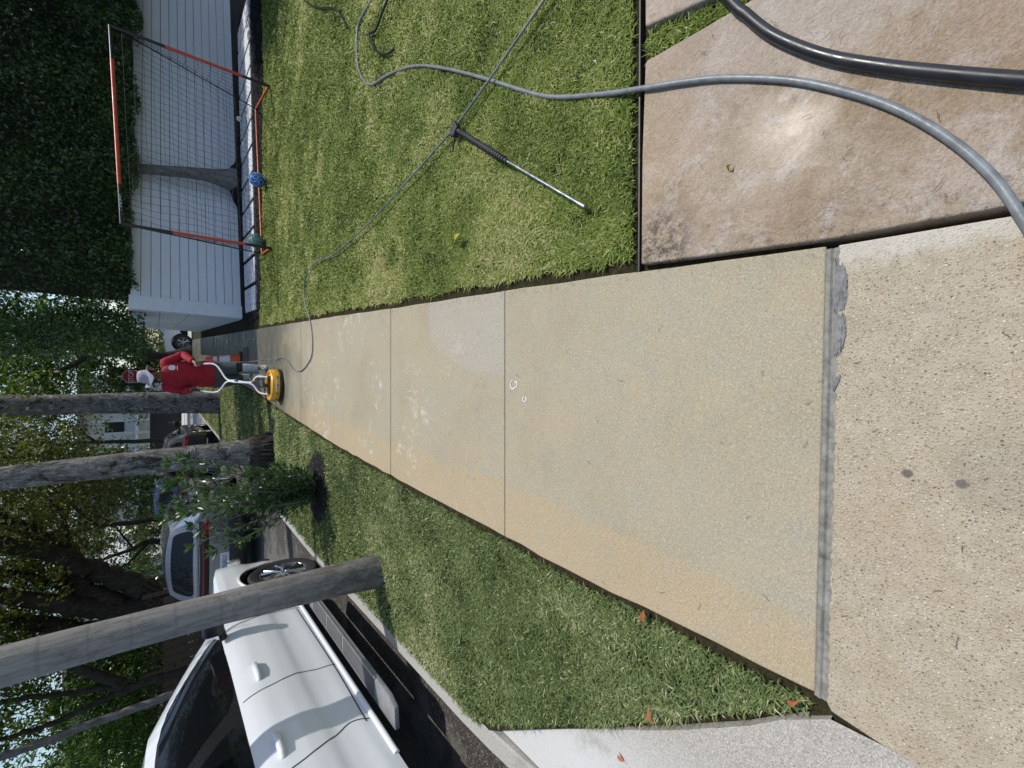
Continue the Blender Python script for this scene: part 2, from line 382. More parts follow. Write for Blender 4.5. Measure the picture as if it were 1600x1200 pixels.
plain('red_tube', (.62, .075, .04), .4, coat=.3); plain('black_tube', (.02, .021, .025), .4); plain('net', (.012, .012, .014), .8); plain('orange_bar', (.66, .12, .035), .5, var=.3)
plain('hose_grey', (.17, .19, .20), .42, var=.3, scale=25, bump=.2); plain('hose_black', (.014, .015, .018), .38, var=.4, coat=.1); plain('hose_line', (.16, .175, .19), .4, var=.3)
plain('steel', (.72, .73, .75), .22, 1.0); plain('grip', (.02, .02, .024), .6)
plain('yellow_shell', (.78, .40, .025), .35, coat=.4); plain('white_tube', (.80, .81, .82), .35); plain('rubber', (.02, .02, .02), .7)
plain('skin', (.20, .105, .065), .55, var=.2); plain('shirt', (.33, .008, .022), .8, var=.25, scale=9, bump=.5, bscale=14)
plain('shorts', (.062, .072, .082), .85, var=.3, bump=.4, bscale=20); plain('sock', (.50, .55, .58), .9, var=.18, bump=.4, bscale=60); plain('shoe', (.33, .33, .32), .7, var=.35)
plain('hat_cloth', (.36, .36, .41), .9, var=.22, scale=22, bump=.5, bscale=40); plain('logo_white', (.8, .8, .8), .7); plain('eye', (.01, .008, .008), .3); plain('hair', (.012, .010, .009), .7)
plain('cone_orange', (.80, .11, .02), .45, var=.12); plain('cone_white', (.75, .76, .78), .3); plain('sign_red', (.42, .012, .018), .4); plain('galvanised', (.42, .43, .43), .4, .8)
plain('ball_blue', (.02, .10, .42), .35, var=.2, scale=8, coat=.4); plain('ball_pale', (.28, .45, .62), .35); plain('ball_teal', (.14, .27, .24), .4, var=.25, coat=.3); plain('ball_dark', (.05, .10, .09), .4)
plain('paver', (.58, .60, .63), .75, var=.1, scale=5, bump=.3); plain('mortar', (.20, .20, .195), .9, var=.3, scale=45, bump=.9, bscale=120); plain('groove', (.215, .21, .185), .9, var=.4, scale=30, bump=.8)
plain('house_wall', (.72, .73, .74), .8, var=.05); plain('house_trim', (.60, .62, .60), .6); plain('house_roof', (.28, .27, .26), .8); plain('dark_panel', (.02, .022, .026), .5)
plain('brown_wood', (.105, .07, .045), .85, var=.3, bump=.5); plain('dry_leaf', (.36, .13, .05), .7, var=.3); plain('yellow_leaf', (.40, .38, .03), .6); plain('chalk', (.70, .70, .68), .9); plain('drain', (.08, .03, .03), .7)
plain('pale_post', (.45, .47, .44), .7)
k = NM('car_glass'); k.col((.006, .007, .008)); k.set(rough=.04, spec=.45); MATS['glass'] = k.m
k = NM('window_glass'); k.col((.03, .04, .045)); k.set(rough=.06, spec=.6); MATS['pane'] = k.m
M = MATS

# ------------------------------------------------------------------ ground, road, paths
XL = ([-.95, -.95, -.93, -.92, -.88, -.82, -.68, -.54, -.38, -.16, 1.45], [-5, .32, .68, 1.28, 1.84, 2.89, 4.88, 6.26, 7.89, 9.68, 30])
XR = ([.40, .41, .47, .54, .65, .77, 1.14, 2.55], [-.2, .29, .94, 1.81, 3.35, 4.88, 10.04, 30])
xl = lambda y: float(np.interp(y, XL[1], XL[0])); xr = lambda y: float(np.interp(y, XR[1], XR[0]))
kx = lambda y: -2.13 + max(0, y - 6) * .042                        # inner edge of the kerb
def sheet(name, quads, mat, kind='structure', parent=None):
    b = MB()
    for q in quads: b.raw(q, [tuple(range(len(q)))])
    o = b.build(name, mat, parent); 
    if parent is None: o['kind'] = kind
    return o
sheet('ground', [[(-500, -300, -.42), (500, -300, -.42), (500, 700, -.42), (-500, 700, -.42)]], M['soil'])
ys = [-12, 0, 6, 10, 15, 20, 25, 29.6]
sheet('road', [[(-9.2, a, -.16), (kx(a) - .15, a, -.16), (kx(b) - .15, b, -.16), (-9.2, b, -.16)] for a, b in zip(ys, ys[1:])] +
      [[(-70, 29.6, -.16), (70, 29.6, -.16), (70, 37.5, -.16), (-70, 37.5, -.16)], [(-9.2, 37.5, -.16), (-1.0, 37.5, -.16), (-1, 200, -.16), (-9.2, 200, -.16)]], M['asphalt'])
vq = [[(kx(a) - .02, a, -.03), (40, a, -.03), (40, b, -.03), (kx(b) - .02, b, -.03)] for a, b in zip(ys, ys[1:]) if a >= 0]
vq[0] = [(-1.02, .36, -.03), (40, .36, -.03), (40, 6, -.03), (kx(6) - .02, 6, -.03), (-2.15, 2.02, -.03), (-1.66, 1.27, -.03), (-1.18, .56, -.03)]
sheet('verge_soil', vq + [[(-1, 37.5, -.03), (80, 37.5, -.03), (80, 200, -.03), (-1, 200, -.03)]], M['soil'])
sheet('far_verge_soil', [[(-80, -12, -.03), (-9.35, -12, -.03), (-9.35, 29.6, -.03), (-80, 29.6, -.03)], [(-80, 37.5, -.03), (-9.35, 37.5, -.03), (-9.35, 200, -.03), (-80, 200, -.03)]], M['soil'])
# kerbs
b = MB()
def kerb_run(fx, y0, y1, w, n, zf):
    v = []; f = []
    for i in range(n + 1):
        y = y0 + (y1 - y0) * i / n; x = fx(y); ztop = zf(y)
        v += [(x, y, -.2), (x, y, ztop - .01), (x - .012, y, ztop), (x - w + .03, y, ztop), (x - w + .008, y, ztop - .02), (x - w, y, -.2)]
    for i in range(n):
        for q in range(5): f.append((i * 6 + q, i * 6 + q + 1, (i + 1) * 6 + q + 1, (i + 1) * 6 + q))
    return v, [t[::-1] for t in f]
b.raw(*kerb_run(kx, -3.5, 29.6, .15, 120, lambda y: -.018 - .057 * min(1, max(0, (2.15 - y) / .9)))); props(b.build('kerb', M['kerb'], None, 35), kind='structure')
b = MB(); b.raw(*kerb_run(lambda y: -9.2, -12, 29.6, .15, 10, lambda y: 0)); props(b.build('far_kerb', M['kerb'], None, 35), kind='structure')

# sidewalk panels
walk = empty('sidewalk', (0, 0, 0), kind='structure')
joints = [.335, 1.82, 3.35, 4.88, 6.26, 7.89, 9.33, 10.85, 12.4, 13.9, 15.4, 17, 18.5, 20, 21.5, 23, 24.6, 26.2, 27.8, 29.5]
for a, c in zip(joints, joints[1:]):
    g = .0022 if a < 6 else .006
    n = 10; pl = []; pr = []
    for i in range(n + 1):
        y = a + g + (c - a - 2 * g) * i / n; jit = .003 * math.sin(y * 23.1) + .003 * math.sin(y * 57)
        pl.append((xl(y) + jit, y)); pr.append((xr(y) + .002 * math.sin(y * 31), y))
    if a == joints[0]: pl[0] = (pl[0][0], .3385); pr[0] = (.415, .3105)
    MB().prism(pl + pr[::-1], -.11, random.uniform(-.002, .002)).build('panel', M['path'], walk, None, .007, 3)
# rounded lip and grey sealant in the joint toward the driveway
n = 60; v = []; f = []
for i in range(n + 1):
    t = i / n; x = -.955 + 1.36 * t; y0 = .318 - .028 * t; w1 = .012 + .003 * math.sin(t * 31) + .003 * math.sin(t * 77)
    v += [(x, y0 + .024, -.006), (x, y0 + .016, -.004), (x, y0 + .010, -.001), (x, y0 + .004, -.006), (x, y0 - .004, -.002 + .0015 * math.sin(t * 55)), (x, y0 - .03, -.005 + .002 * math.sin(t * 41))]
for i in range(n):
    for q in range(5): f.append((i * 6 + q, i * 6 + q + 1, (i + 1) * 6 + q + 1, (i + 1) * 6 + q))
MB().raw(v, f).build('joint_sealant', M['groove'], walk, 40)
def blob(pts, z0, z1, mat, name, parent, jitter=.004, sub=9):
    P_ = [(p.x, p.y) for p in crom([(*p, 0) for p in pts] + [(*pts[0], 0)], sub)[:-1]]; n = len(P_)
    cx = sum(p[0] for p in P_) / n; cy = sum(p[1] for p in P_) / n; v = []; f = []
    ed = [1 + random.uniform(-.16, .10) for _ in P_]
    for s_, z in ((1.0, z0), (.97, z1 - .001), (.75, z1 + .001), (.4, z1)):
        for p, e_ in zip(P_, ed): v.append((cx + (p[0] - cx) * s_ * (e_ if s_ > .9 else 1), cy + (p[1] - cy) * s_ * (e_ if s_ > .9 else 1), z + random.uniform(-.0012, .0012)))
    v.append((cx, cy, z1))
    for r in range(3):
        for i in range(n): f.append((r * n + i, r * n + (i + 1) % n, (r + 1) * n + (i + 1) % n, (r + 1) * n + i))
    for i in range(n): f.append((3 * n + i, 3 * n + (i + 1) % n, 4 * n))
    return MB().raw(v, f).build(name, mat, parent, 50)
def gp(px, py): q = G(px, py); return (q.x, q.y)
for L in ([(1303, 405), (1318, 412), (1325, 430), (1324, 460), (1322, 480), (1310, 487), (1302, 480)],
          [(1302, 492), (1319, 490), (1322, 508), (1323, 522), (1318, 545), (1312, 556), (1303, 550)], [(1302, 588), (1314, 586), (1310, 600), (1302, 612)]):
    blob([gp(*p) for p in L], -.02, .0025, M['mortar'], 'mortar_patch', walk, .006)

# driveway slab of exposed aggregate and the apron down to the road
e1 = [(-.955 + 1.365 * i / 120, .309 - .028 * i / 120 + random.uniform(-.004, .003)) for i in range(121)]
dr = [(.395, -.06), (.39, -3.5), (-1.03, -3.5), (-1.018, .05), (-1.012, .11), (-1.0, .20), (-.978, .30)] + e1
props(MB().prism(dr, -.12, .0).build('driveway', M['aggregate'], None, None, .004, 2), kind='structure')
ap = [(-1.0, .325), (-1.05, .40), (-1.18, .57), (-1.40, .88), (-1.66, 1.28), (-1.9, 1.66), (-2.10, 1.97)]
v = []; f = []
jx = lambda y: -1.015 + .02 * min(1, max(0, (y - .1) / .2))
left = [(-2.10, y) for y in (1.955, 1.6, 1.2, .8, .5, .2, -.5, -1.5, -3.5)]
top = [(-.99, .285), (-1.005, .30), (-1.055, .385), (-1.185, .555), (-1.405, .865), (-1.665, 1.265), (-1.905, 1.645), (-2.09, 1.95)]
def zap(x): return -.007 - .068 * max(0, (-x - 1.25) / .85) ** 1.3
rows = 14; cols = 40; ylim = lambda x: float(np.interp(-x, [-p[0] for p in top], [p[1] for p in top]))
for i in range(rows + 1):
    x = -1.006 - (2.122 - 1.006) * i / rows
    for j in range(cols + 1):
        y = -3.5 + (ylim(x) + 3.5 + random.uniform(-.004, .004) * (j == cols)) * (1 - (1 - j / cols) ** 2.2); v.append((x, y, zap(x)))
for i in range(rows):
    for j in range(cols): a = i * (cols + 1) + j; f.append((a, a + 1, a + cols + 2, a + cols + 1))
k0 = len(v)
for i in range(rows + 1): v.append((v[i * (cols + 1) + cols][0], v[i * (cols + 1) + cols][1], -.2))
for i in range(rows): f.append((i * (cols + 1) + cols, k0 + i, k0 + i + 1, (i + 1) * (cols + 1) + cols))
props(MB().raw(v, f).build('driveway_apron', M['apron'], None, 40), kind='structure')
sheet('joint_soil', [[(-1.2, -3.5, -.03), (-.9, -3.5, -.03), (-.9, .36, -.03), (-1.2, .36, -.03)]], M['soil'])
# wet stone slabs on the right
pav = empty('stone_paving', (0, 0, 0), kind='structure')
s1 = [G(1005, 421), G(1006, 250), G(1011, 104), G(1014, 97), G(1100, 48), G(1190, -4)]
s1 = [(p.x, p.y) for p in s1] + [(1.28, .40), (1.62, -.2), (2.2, -1.6), (2.2, -3.2), (.415, -3.2), (.418, .0), (.428, .28)]
s1[0] = (.492, .925)
MB().prism(s1, -.1, .016).build('slab', M['stone'], pav, None, .014, 5)
q = [G(1014, 44), G(1130, 0)]
s2 = [(q[0].x, .905), (q[1].x + .015, q[1].y), (1.46, .36), (1.85, -.2), (3.2, -.2), (3.2, .905)]
MB().prism(s2, -.1, .02).build('slab', M['stone'], pav, None, .010, 3)
sheet('paving_gap', [[(.43, -3.2, -.024), (3.3, -3.2, -.024), (3.3, .94, -.024), (.43, .94, -.024)]], M['soil'], parent=pav)
MB().prism([(.47, .945), (3.3, .93), (3.3, .924), (.47, .939)], -.08, .006).build('edging', M['black_plastic'], pav)

# mulch beds
def mound(name, pts, h, mat, z=-.02):
    P_ = [(p.x, p.y) for p in crom([(*p, 0) for p in pts] + [(*pts[0], 0)], 4)[:-1]]; n = len(P_)
    cx = sum(p[0] for p in P_) / n; cy = sum(p[1] for p in P_) / n; v = []; f = []
    for r in range(6):
        s = 1 - r / 6
        for p in P_: v.append((cx + (p[0] - cx) * s, cy + (p[1] - cy) * s, z + h * (1 - s ** 2) + random.uniform(0, h * .3)))
    v.append((cx, cy, z + h))
    for r in range(5):
        for i in range(n): f.append((r * n + i, r * n + (i + 1) % n, (r + 1) * n + (i + 1) % n, (r + 1) * n + i))
    for i in range(n): f.append((5 * n + i, 5 * n + (i + 1) % n, 6 * n))
    return props(MB().raw(v, f).build(name, mat, None, 60), kind='structure')
bed = [(1.35, 9.42), (3.6, 9.15), (6.1, 9.08), (8.6, 9.5), (11.5, 10.0), (11.5, 13.6), (10, 13.3), (1.62, 11.32), (1.3, 11.2)]
sheet('mulch_bed', [[(*p, -.012) for p in bed]], M['mulch'])
mound('shrub_mulch', [(-1.8, 5.42), (-1.45, 5.15), (-1.0, 5.2), (-.8, 5.5), (-1.1, 5.9), (-1.6, 5.9)], .05, M['mulch'])
FA, FB = Vector((1.56, 11.33, 0)), Vector((10.6, 13.42, 0)); fd = (FB - FA).normalized(); fnrm = Vector((fd.y, -fd.x, 0))
ct = FA + fd * 3.25 + fnrm * .42
mound('tree_mulch', [(ct.x + .5 * math.cos(a) * 1.3, ct.y + .34 * math.sin(a)) for a in np.linspace(0, 6.28, 9)[:-1]], .22, M['mulch'])
# chunky mulch chips as loose cover
n = 9000; X = rng.uniform(1.4, 9, n); Y = rng.uniform(9.1, 12.2, n)
ok = (Y > np.interp(X, [1.4, 3.6, 6.1, 9], [9.42, 9.15, 9.08, 9.55])) & (Y < 11.3 + (X - 1.6) * .231 - .05)
X, Y = X[ok], Y[ok]; n = len(X); a = rng.uniform(0, 6.28, n); l = rng.uniform(.01, .035, n); w = l * rng.uniform(.25, .6, n)
c, s = np.cos(a), np.sin(a); Z = rng.uniform(-.008, .012, n)
V = np.stack([np.stack([X + c * l * i - s * w * j, Y + s * l * i + c * w * j, Z + rng.uniform(0, .014, n)], 1) for i, j in ((-1, -1), (1, -1), (1, 1), (-1, 1))], 1).reshape(-1, 3)
props(link('mulch_chips', fast_mesh('mulch_chips', V, np.arange(4 * n).reshape(-1, 4)), M['mulch']), 'loose black mulch chips between fence and lawn', 'mulch', kind='stuff')

# row of pale pavers along the fence
pv = empty('paver_row', (0, 0, 0), kind='structure')
A0, A1 = G(385, 503), G(371, 8); B0, B1 = G(404, 503), G(389, 8)
B0 = Vector((1.50, 9.62, 0)); A0 = Vector((1.58, 10.75, 0))
B1 = Vector((8.6, 10.45, 0)); nb = 12
for i in range(nb):
    a, c = i / nb, (i + .86) / nb; dpt = 1.25 + .03 * i
    pts = [B0.lerp(B1, a) + Vector((.10, dpt, 0)), B0.lerp(B1, c) + Vector((.10, dpt + .03, 0)), B0.lerp(B1, c), B0.lerp(B1, a)]
    MB().prism([(p.x, p.y) for p in pts], -.05, .022 + random.uniform(-.004, .004)).build('paver', M['paver'], pv, None, .006, 2)

# ------------------------------------------------------------------ grass (uncountable)
def inside(poly, X, Y):
    r = np.zeros(len(X), bool); n = len(poly)
    for i in range(n):
        x1, y1 = poly[i]; x2, y2 = poly[(i + 1) % n]
        c = ((y1 > Y) != (y2 > Y)) & (X < (x2 - x1) * (Y - y1) / (y2 - y1 + 1e-12) + x1); r ^= c
    return r
def value_noise(X, Y, sc, seed):
    r = np.random.default_rng(seed).random((64, 64)); x = (X * sc) % 64; y = (Y * sc) % 64
    i, j = x.astype(int) % 64, y.astype(int) % 64; u, v_ = x - np.floor(x), y - np.floor(y); u = u * u * (3 - 2 * u); v_ = v_ * v_ * (3 - 2 * v_)
    i2, j2 = (i + 1) % 64, (j + 1) % 64
    return (r[i, j] * (1 - u) + r[i2, j] * u) * (1 - v_) + (r[i, j2] * (1 - u) + r[i2, j2] * u) * v_
def grass(name, label, poly, mat, dens, hgt, lenk, holes=(), seed=1, straw=1.0):
    xs = [p[0] for p in poly]; ysx = [p[1] for p in poly]; x0, x1, y0, y1 = min(xs), max(xs), min(ysx), max(ysx)
    out = []
    cell = .5
    for gx in np.arange(x0, x1, cell):
        for gy in np.arange(y0, y1, cell):
            d = math.hypot(math.hypot(gx + .25, gy + .25), CH)
            n = int(cell * cell * dens(d))
            out.append(np.stack([gx + cell * rng.random(n), gy + cell * rng.random(n)], 1))
    Pp = np.concatenate(out); Pp = Pp[inside(poly, Pp[:, 0], Pp[:, 1])]
    for (hx, hy, hr) in holes: Pp = Pp[np.hypot(Pp[:, 0] - hx, Pp[:, 1] - hy) > hr * (.8 + .35 * rng.random(len(Pp)))]
    X, Y = Pp[:, 0], Pp[:, 1]; n = len(X); d = np.sqrt(X ** 2 + Y ** 2 + CH ** 2)
    p1 = value_noise(X, Y, 1.1, seed); p2 = value_noise(X, Y, 4.5, seed + 1); p3 = value_noise(X, Y, 14, seed + 2)
    keep = rng.random(n) < np.clip(.45 + .9 * p3, 0, 1); X, Y, d, p1, p2, p3 = [q[keep] for q in (X, Y, d, p1, p2, p3)]; n = len(X)
    h = hgt * rng.uniform(.5, 1.1, n) * (.65 + .7 * p2); lean = rng.uniform(.5, 2.2, n) * lenk; az = rng.uniform(0, 6.283, n) + (p3 - .5) * 5
    w = (.0017 + .0013 * rng.random(n)) * np.clip(d / 2.6, 1, 4)
    dx, dy = np.cos(az), np.sin(az); sx, sy = -dy * w, dx * w
    z0 = -.026
    mxx, mxy = X + dx * h * lean * .42, Y + dy * h * lean * .42; tx, ty = X + dx * h * lean * 1.15, Y + dy * h * lean * 1.15
    tw = rng.uniform(-.5, .5, n) * w
    V = np.stack([np.stack([X - sx, Y - sy, np.full(n, z0)], 1), np.stack([X + sx, Y + sy, np.full(n, z0)], 1),
                  np.stack([mxx + sx * .9, mxy + sy * .9, z0 + h * .8 + tw], 1), np.stack([mxx - sx * .9, mxy - sy * .9, z0 + h * .8 - tw], 1),
                  np.stack([tx, ty, z0 + h * rng.uniform(.65, 1.1, n)], 1)], 1).reshape(-1, 3)
    o = np.arange(n)[:, None] * 5
    F = np.concatenate([o + np.array([[0, 1, 2]]), o + np.array([[0, 2, 3]]), o + np.array([[3, 2, 4]])])
    va = np.clip(-.04 + .55 * rng.random(n) + .36 * p1 + .30 * (p2 - .5) + .2 * (p3 - .5), 0, .84)
    st = rng.random(n) < (.05 + .28 * np.clip(p1 * p2 * 2.4 - .55, 0, 1)) * straw; va = np.where(st, rng.uniform(.82, 1, n), va)
    me = fast_mesh(name, V, F, np.repeat(va, 5)); return props(link(name, me, mat), label, 'grass', kind='stuff')
lawn = [(xr(y) + .060 + .010 * math.sin(y * 9) + .008 * math.sin(y * 31), y) for y in np.linspace(.985, 9.35, 120)] + [(2.6, 9.25), (3.66, 9.12), (6.1, 9.02), (8.4, 9.3), (8.4, 6.5), (5.2, 3.2), (3.0, .985)]
dn = lambda d: 46000 if d < 2.2 else 36000 if d < 3 else 20000 if d < 4.3 else 10000 if d < 6.2 else 5000 if d < 8.5 else 2800 if d < 12 else 900
grass('lawn_grass', 'sunlit lawn grass right of the sidewalk', lawn, M['grass'], dn, .027, .8, seed=3, straw=1.5)
verge = [(-.99, .345), (-1.05, .42), (-1.17, .60), (-1.39, .90), (-1.66, 1.31), (-1.9, 1.69), (-2.1, 2.03)] + [(kx(y) - .035 + .014 * math.sin(y * 13), y) for y in np.linspace(2.1, 26, 50)] + \
        [(xl(y) - .03 - .022 * math.sin(y * 7) ** 2, y) for y in np.linspace(26, .36, 90)]
grass('verge_grass', 'grass strip between the sidewalk and the kerb', verge, M['grass_verge'], dn, .027, .8, holes=[(-1.32, 5.5, .42), (-1.17, 8.31, .33), (-1.71, 3.67, .13)], seed=23, straw=1.3)
q1, q2, q3, q4 = G(1014, 95), G(1190, -2), G(1132, 2), G(1016, 46)
grass('joint_grass', 'narrow band of turf between two stone slabs', [(q1.x + .02, .90), (q2.x + .012, q2.y), (1.30, .40), (1.64, -.2), (1.83, -.2), (1.44, .36), (q3.x, q3.y), (q4.x - .01, .90)], M['grass'], lambda d: 36000, .04, .9, seed=33)

# ------------------------------------------------------------------ fence and wall
fence = empty('board_fence', FA, 0, 'long white fence of horizontal boards behind the goal', 'fence')
ang = math.atan2(fd.y, fd.x); Mz = Matrix.Rotation(ang, 3, 'Z'); LF = (FB - FA).length
rowsn = 12; bh = 1.90 / rowsn
cuts = [3.4, 2.0, 2.5, 1.75, 2.4, 2.9, 2.2, 1.9, 2.6, 1.85, 3.1, 2.3]
for r in range(rowsn):
    z = .03 + bh * (r + .5); x = .0; first = cuts[r]; segs = [first]
    while sum(segs) < LF: segs.append(random.uniform(2.4, 3.7))
    for sg in segs:
        e = min(x + sg, LF)
        if e - x > .1:
            c = fd * ((x + e) / 2) + Vector((0, 0, z)) + fnrm * random.uniform(-.002, .002)
            MB().box(c, (e - x - .005, .022, bh - random.uniform(.007, .011)), Mz).build('board', M['white_board'], fence, None, .002, 1)
        x = e
        if x >= LF: break
for x in (1.2, 3.0, 4.8, 6.6, 8.4): MB().box(fd * x - fnrm * .28 + Vector((0, 0, .95)), (.09, .09, 1.86), Mz).build('post', M['white_board'], fence)
MB().box(fd * LF / 2 - fnrm * .20 + Vector((0, 0, .92)), (LF, .02, 1.80), Mz).build('backing', M['dark_panel'], fence)
wall = empty('boundary_wall', FA, 0, 'white panelled wall running back from the fence corner beside the sidewalk', 'wall')
wd = Vector((.0735, 1, 0)).normalized(); wn_ = Vector((-wd.y, wd.x, 0)); aw = math.atan2(wd.y, wd.x); Mw = Matrix.Rotation(aw, 3, 'Z')
MB().box(fnrm * .035 + fd * .10 + Vector((0, 0, .985)), (.30, .035, 1.93), Mz).build('corner_board', M['white_board'], wall, None, .004)
for r in range(4):
    z0 = .02 + r * .485
    for seg in range(7):
        a, c = .05 + seg * 1.8, .05 + seg * 1.8 + 1.79
        if r == 3: hh = .475 + .02 * seg
        else: hh = .475
        MB().box(wd * (a + c) / 2 + Vector((-.045, 0, z0 + hh / 2)), (c - a, .03, hh), Mw).build('panel', M['white_board'], wall, None, .003, 1)
MB().box(wd * 6.4 + Vector((.02, 0, .95)), (12.5, .06, 1.85), Mw).build('backing', M['dark_panel'], wall)
# ------------------------------------------------------------------ foliage builders
def leaf_mesh(name, C, L, Wd, mat, parent, nrm=None, bias=0.0, var=None, droop=0.0, fold=.18):
    n = len(C); d = rng.normal(size=(n, 3)); d[:, 2] -= droop
    if nrm is not None:
        N = rng.normal(size=(n, 3)); N /= np.linalg.norm(N, axis=1)[:, None]; N = N * (1 - bias) + nrm * bias
    else: N = rng.normal(size=(n, 3)); N[:, 2] = np.abs(N[:, 2]) + .4
    N /= np.linalg.norm(N, axis=1)[:, None]
    d -= N * np.sum(d * N, 1)[:, None]; d /= np.linalg.norm(d, axis=1)[:, None] + 1e-9; w = np.cross(N, d)
    L = np.broadcast_to(L, n)[:, None]; Wd = np.broadcast_to(Wd, n)[:, None]
    V = np.stack([C - d * L * .5, C + w * Wd * .5 + N * Wd * fold - d * L * .05, C + d * L * .5, C - w * Wd * .5 + N * Wd * fold - d * L * .05], 1).reshape(-1, 3)
    if var is None: var = np.clip(rng.normal(.5, .22, n), 0, 1)
    return link(name, fast_mesh(name, V, np.arange(4 * n).reshape(-1, 4), np.repeat(var, 4)), mat, parent)
def cloud(ells, n, clump=.35, per=26, shell=.55):
    vols = np.array([e[3] * e[4] * e[5] for e in ells]) ** .75; vols = vols / vols.sum(); C = []; T = []
    for e, f in zip(ells, vols):
        m_ = max(3, int(n * f / per)); u = rng.normal(size=(m_, 3)); u /= np.linalg.norm(u, axis=1)[:, None]
        r = (shell + (1.08 - shell) * rng.random(m_) ** .7); r *= .82 + .36 * rng.random(m_)
        cc = np.array(e[:3]) + u * r[:, None] * np.array(e[3:6]); sz = clump * rng.uniform(.5, 1.4, m_)
        k_ = rng.normal(size=(m_, per, 3)) * sz[:, None, None] * np.array([.55, .55, .38]); C.append((cc[:, None, :] + k_).reshape(-1, 3))
        T.append(np.repeat(rng.normal(0, .16, m_), per))
    return np.concatenate(C), np.concatenate(T)
def limb(pts, r0, r1, sub=5, wob=.0):
    P_ = crom(pts, sub); n = len(P_)
    if wob: P_ = [p + Vector((random.gauss(0, wob), random.gauss(0, wob), random.gauss(0, wob))) if 0 < i < n - 1 else p for i, p in enumerate(P_)]
    return P_, [r0 + (r1 - r0) * (i / (n - 1)) ** .8 for i in range(n)]
def tree(name, label, base, limbs, ells, n, leaf, mat, bark='tree_bark', group=None, clump=.4, per=26, shell=.5, trans=0, aspect=.5, cat='tree'):
    base = Vector(base); t = empty(name, base, 0, label, cat, group)
    for i, (pts, r0, r1) in enumerate(limbs):
        P_, rr = limb([Vector(p) - base for p in pts], r0, r1, 6, r0 * .10)
        if i == 0: rr = [r * (1 + .55 * max(0, 1 - q / 5) ** 2) for q, r in enumerate(rr)]
        MB().tube(P_, rr, 10).build('trunk' if i == 0 else 'limb', M[bark], t, 60)
    C, T = cloud(ells, n, clump, per, shell); C -= np.array(base)
    sz = leaf * rng.uniform(.6, 1.25, len(C))
    leaf_mesh('crown', C, sz, sz * aspect, mat, t, var=np.clip(rng.normal(.45, .2, len(C)) + T, 0, 1), droop=.3)
    return t

# hedge above the fence, thick and overhanging
hedge = empty('tall_hedge', FA + fd * 4.5, 0, 'dense dark green clipped hedge rising above the white fence', 'hedge')
hb = np.array(FA + fd * 4.5)
def hedge_pts(n, depth):
    s = rng.uniform(-.5, LF + 3, n); z = 1.62 + 7.2 * rng.random(n) ** 1.7; bulge = .42 * value_noise(s, z, .9, 77) + .30 * value_noise(s, z, 2.3, 78) + .16 * value_noise(s, z, 5.5, 79)
    off = bulge + .05 - depth * rng.random(n) ** 1.6
    low = np.clip((2.15 - z) / .45, 0, 1); off = off - low * .15
    # round the end facing the street
    endk = np.clip((.5 - s) / 1.0, 0, 1); off = off - endk * 1.2
    ragged = z > 1.76 + .20 * value_noise(s, z * 0, 2.6, 80)
    Pp = np.array(FA)[None] + np.array(fd)[None] * s[:, None] + np.array(fnrm)[None] * off[:, None]; Pp[:, 2] = z
    return Pp[ragged] - hb
C = np.concatenate([hedge_pts(70000, .30), hedge_pts(30000, 1.0)])
# end face toward the street
n = 12000; e = rng.random(n) * 2.2; z = 1.7 + 4.6 * rng.random(n); off = -.2 - .55 * rng.random(n) + .4 * value_noise(e, z, 1.6, 5)
E_ = np.array(FA)[None] - np.array(fnrm)[None] * e[:, None] + np.array(fd)[None] * off[:, None]; E_[:, 2] = z
C = np.concatenate([C, E_ - hb]); n = len(C); pv_ = value_noise(C[:, 0] + 20, C[:, 2] * 1.3 + 7, 1.8, 9)
sz = .085 * rng.uniform(.6, 1.25, n); nv = np.array([fnrm.x, fnrm.y, .55]); nv /= np.linalg.norm(nv)
leaf_mesh('foliage', C, sz, sz * .46, M['hedge_leaf'], hedge, nv, .45, np.clip(rng.normal(.32, .2, n) + .35 * (pv_ - .4), 0, 1))
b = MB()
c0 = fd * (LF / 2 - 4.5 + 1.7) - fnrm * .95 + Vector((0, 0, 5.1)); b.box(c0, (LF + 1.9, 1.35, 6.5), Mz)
b.build('light_block_core', M['hedge_bark'] if 0 else M['tree_bark'], hedge)  # solid dark box added inside the leaves to block light
tb = ct - Vector(hb)
P_, rr = limb([tb + Vector((0, 0, .1)), tb + Vector((-.04, .02, .7)), tb + Vector((-.16, .06, 1.35)), tb + Vector((-.33, .2, 2.3))], .17, .085, 6)
rr = [r * (1 + .8 * max(0, 1 - i / 7) ** 2) for i, r in enumerate(rr)]
MB().tube(P_, rr, 12).build('trunk', M['hedge_bark'], hedge, 60)
for x in (5.9, 8.6):
    p = fd * (x - 4.5) - fnrm * .45; MB().tube([p, p + Vector((0, 0, 2.2))], .08, 8).build('trunk', M['hedge_bark'], hedge, 60)
# unseen hedge added beyond the right edge to shade the far lawn
sh = empty('unseen_shade_hedge', (9.35, 9.0, 0), 0, 'tall green hedge added out of view to shade the right of the lawn', 'hedge')
n = 15000; y = rng.uniform(-3.0, 2.3, n); z = rng.uniform(.1, 6.8, n); x = -.5 * value_noise(y + 9, z, 1.2, 13) + 1.3 * rng.random(n) ** 2
leaf_mesh('foliage', np.stack([x, y, z], 1), .12, .06, M['hedge_leaf'], sh, np.array([-.9, 0, .4]), .4)
MB().box((.85, -.3, 3.3), (1.2, 5.0, 6.5)).build('light_block_core', M['tree_bark'], sh)  # added core that stops light passing through the leaves

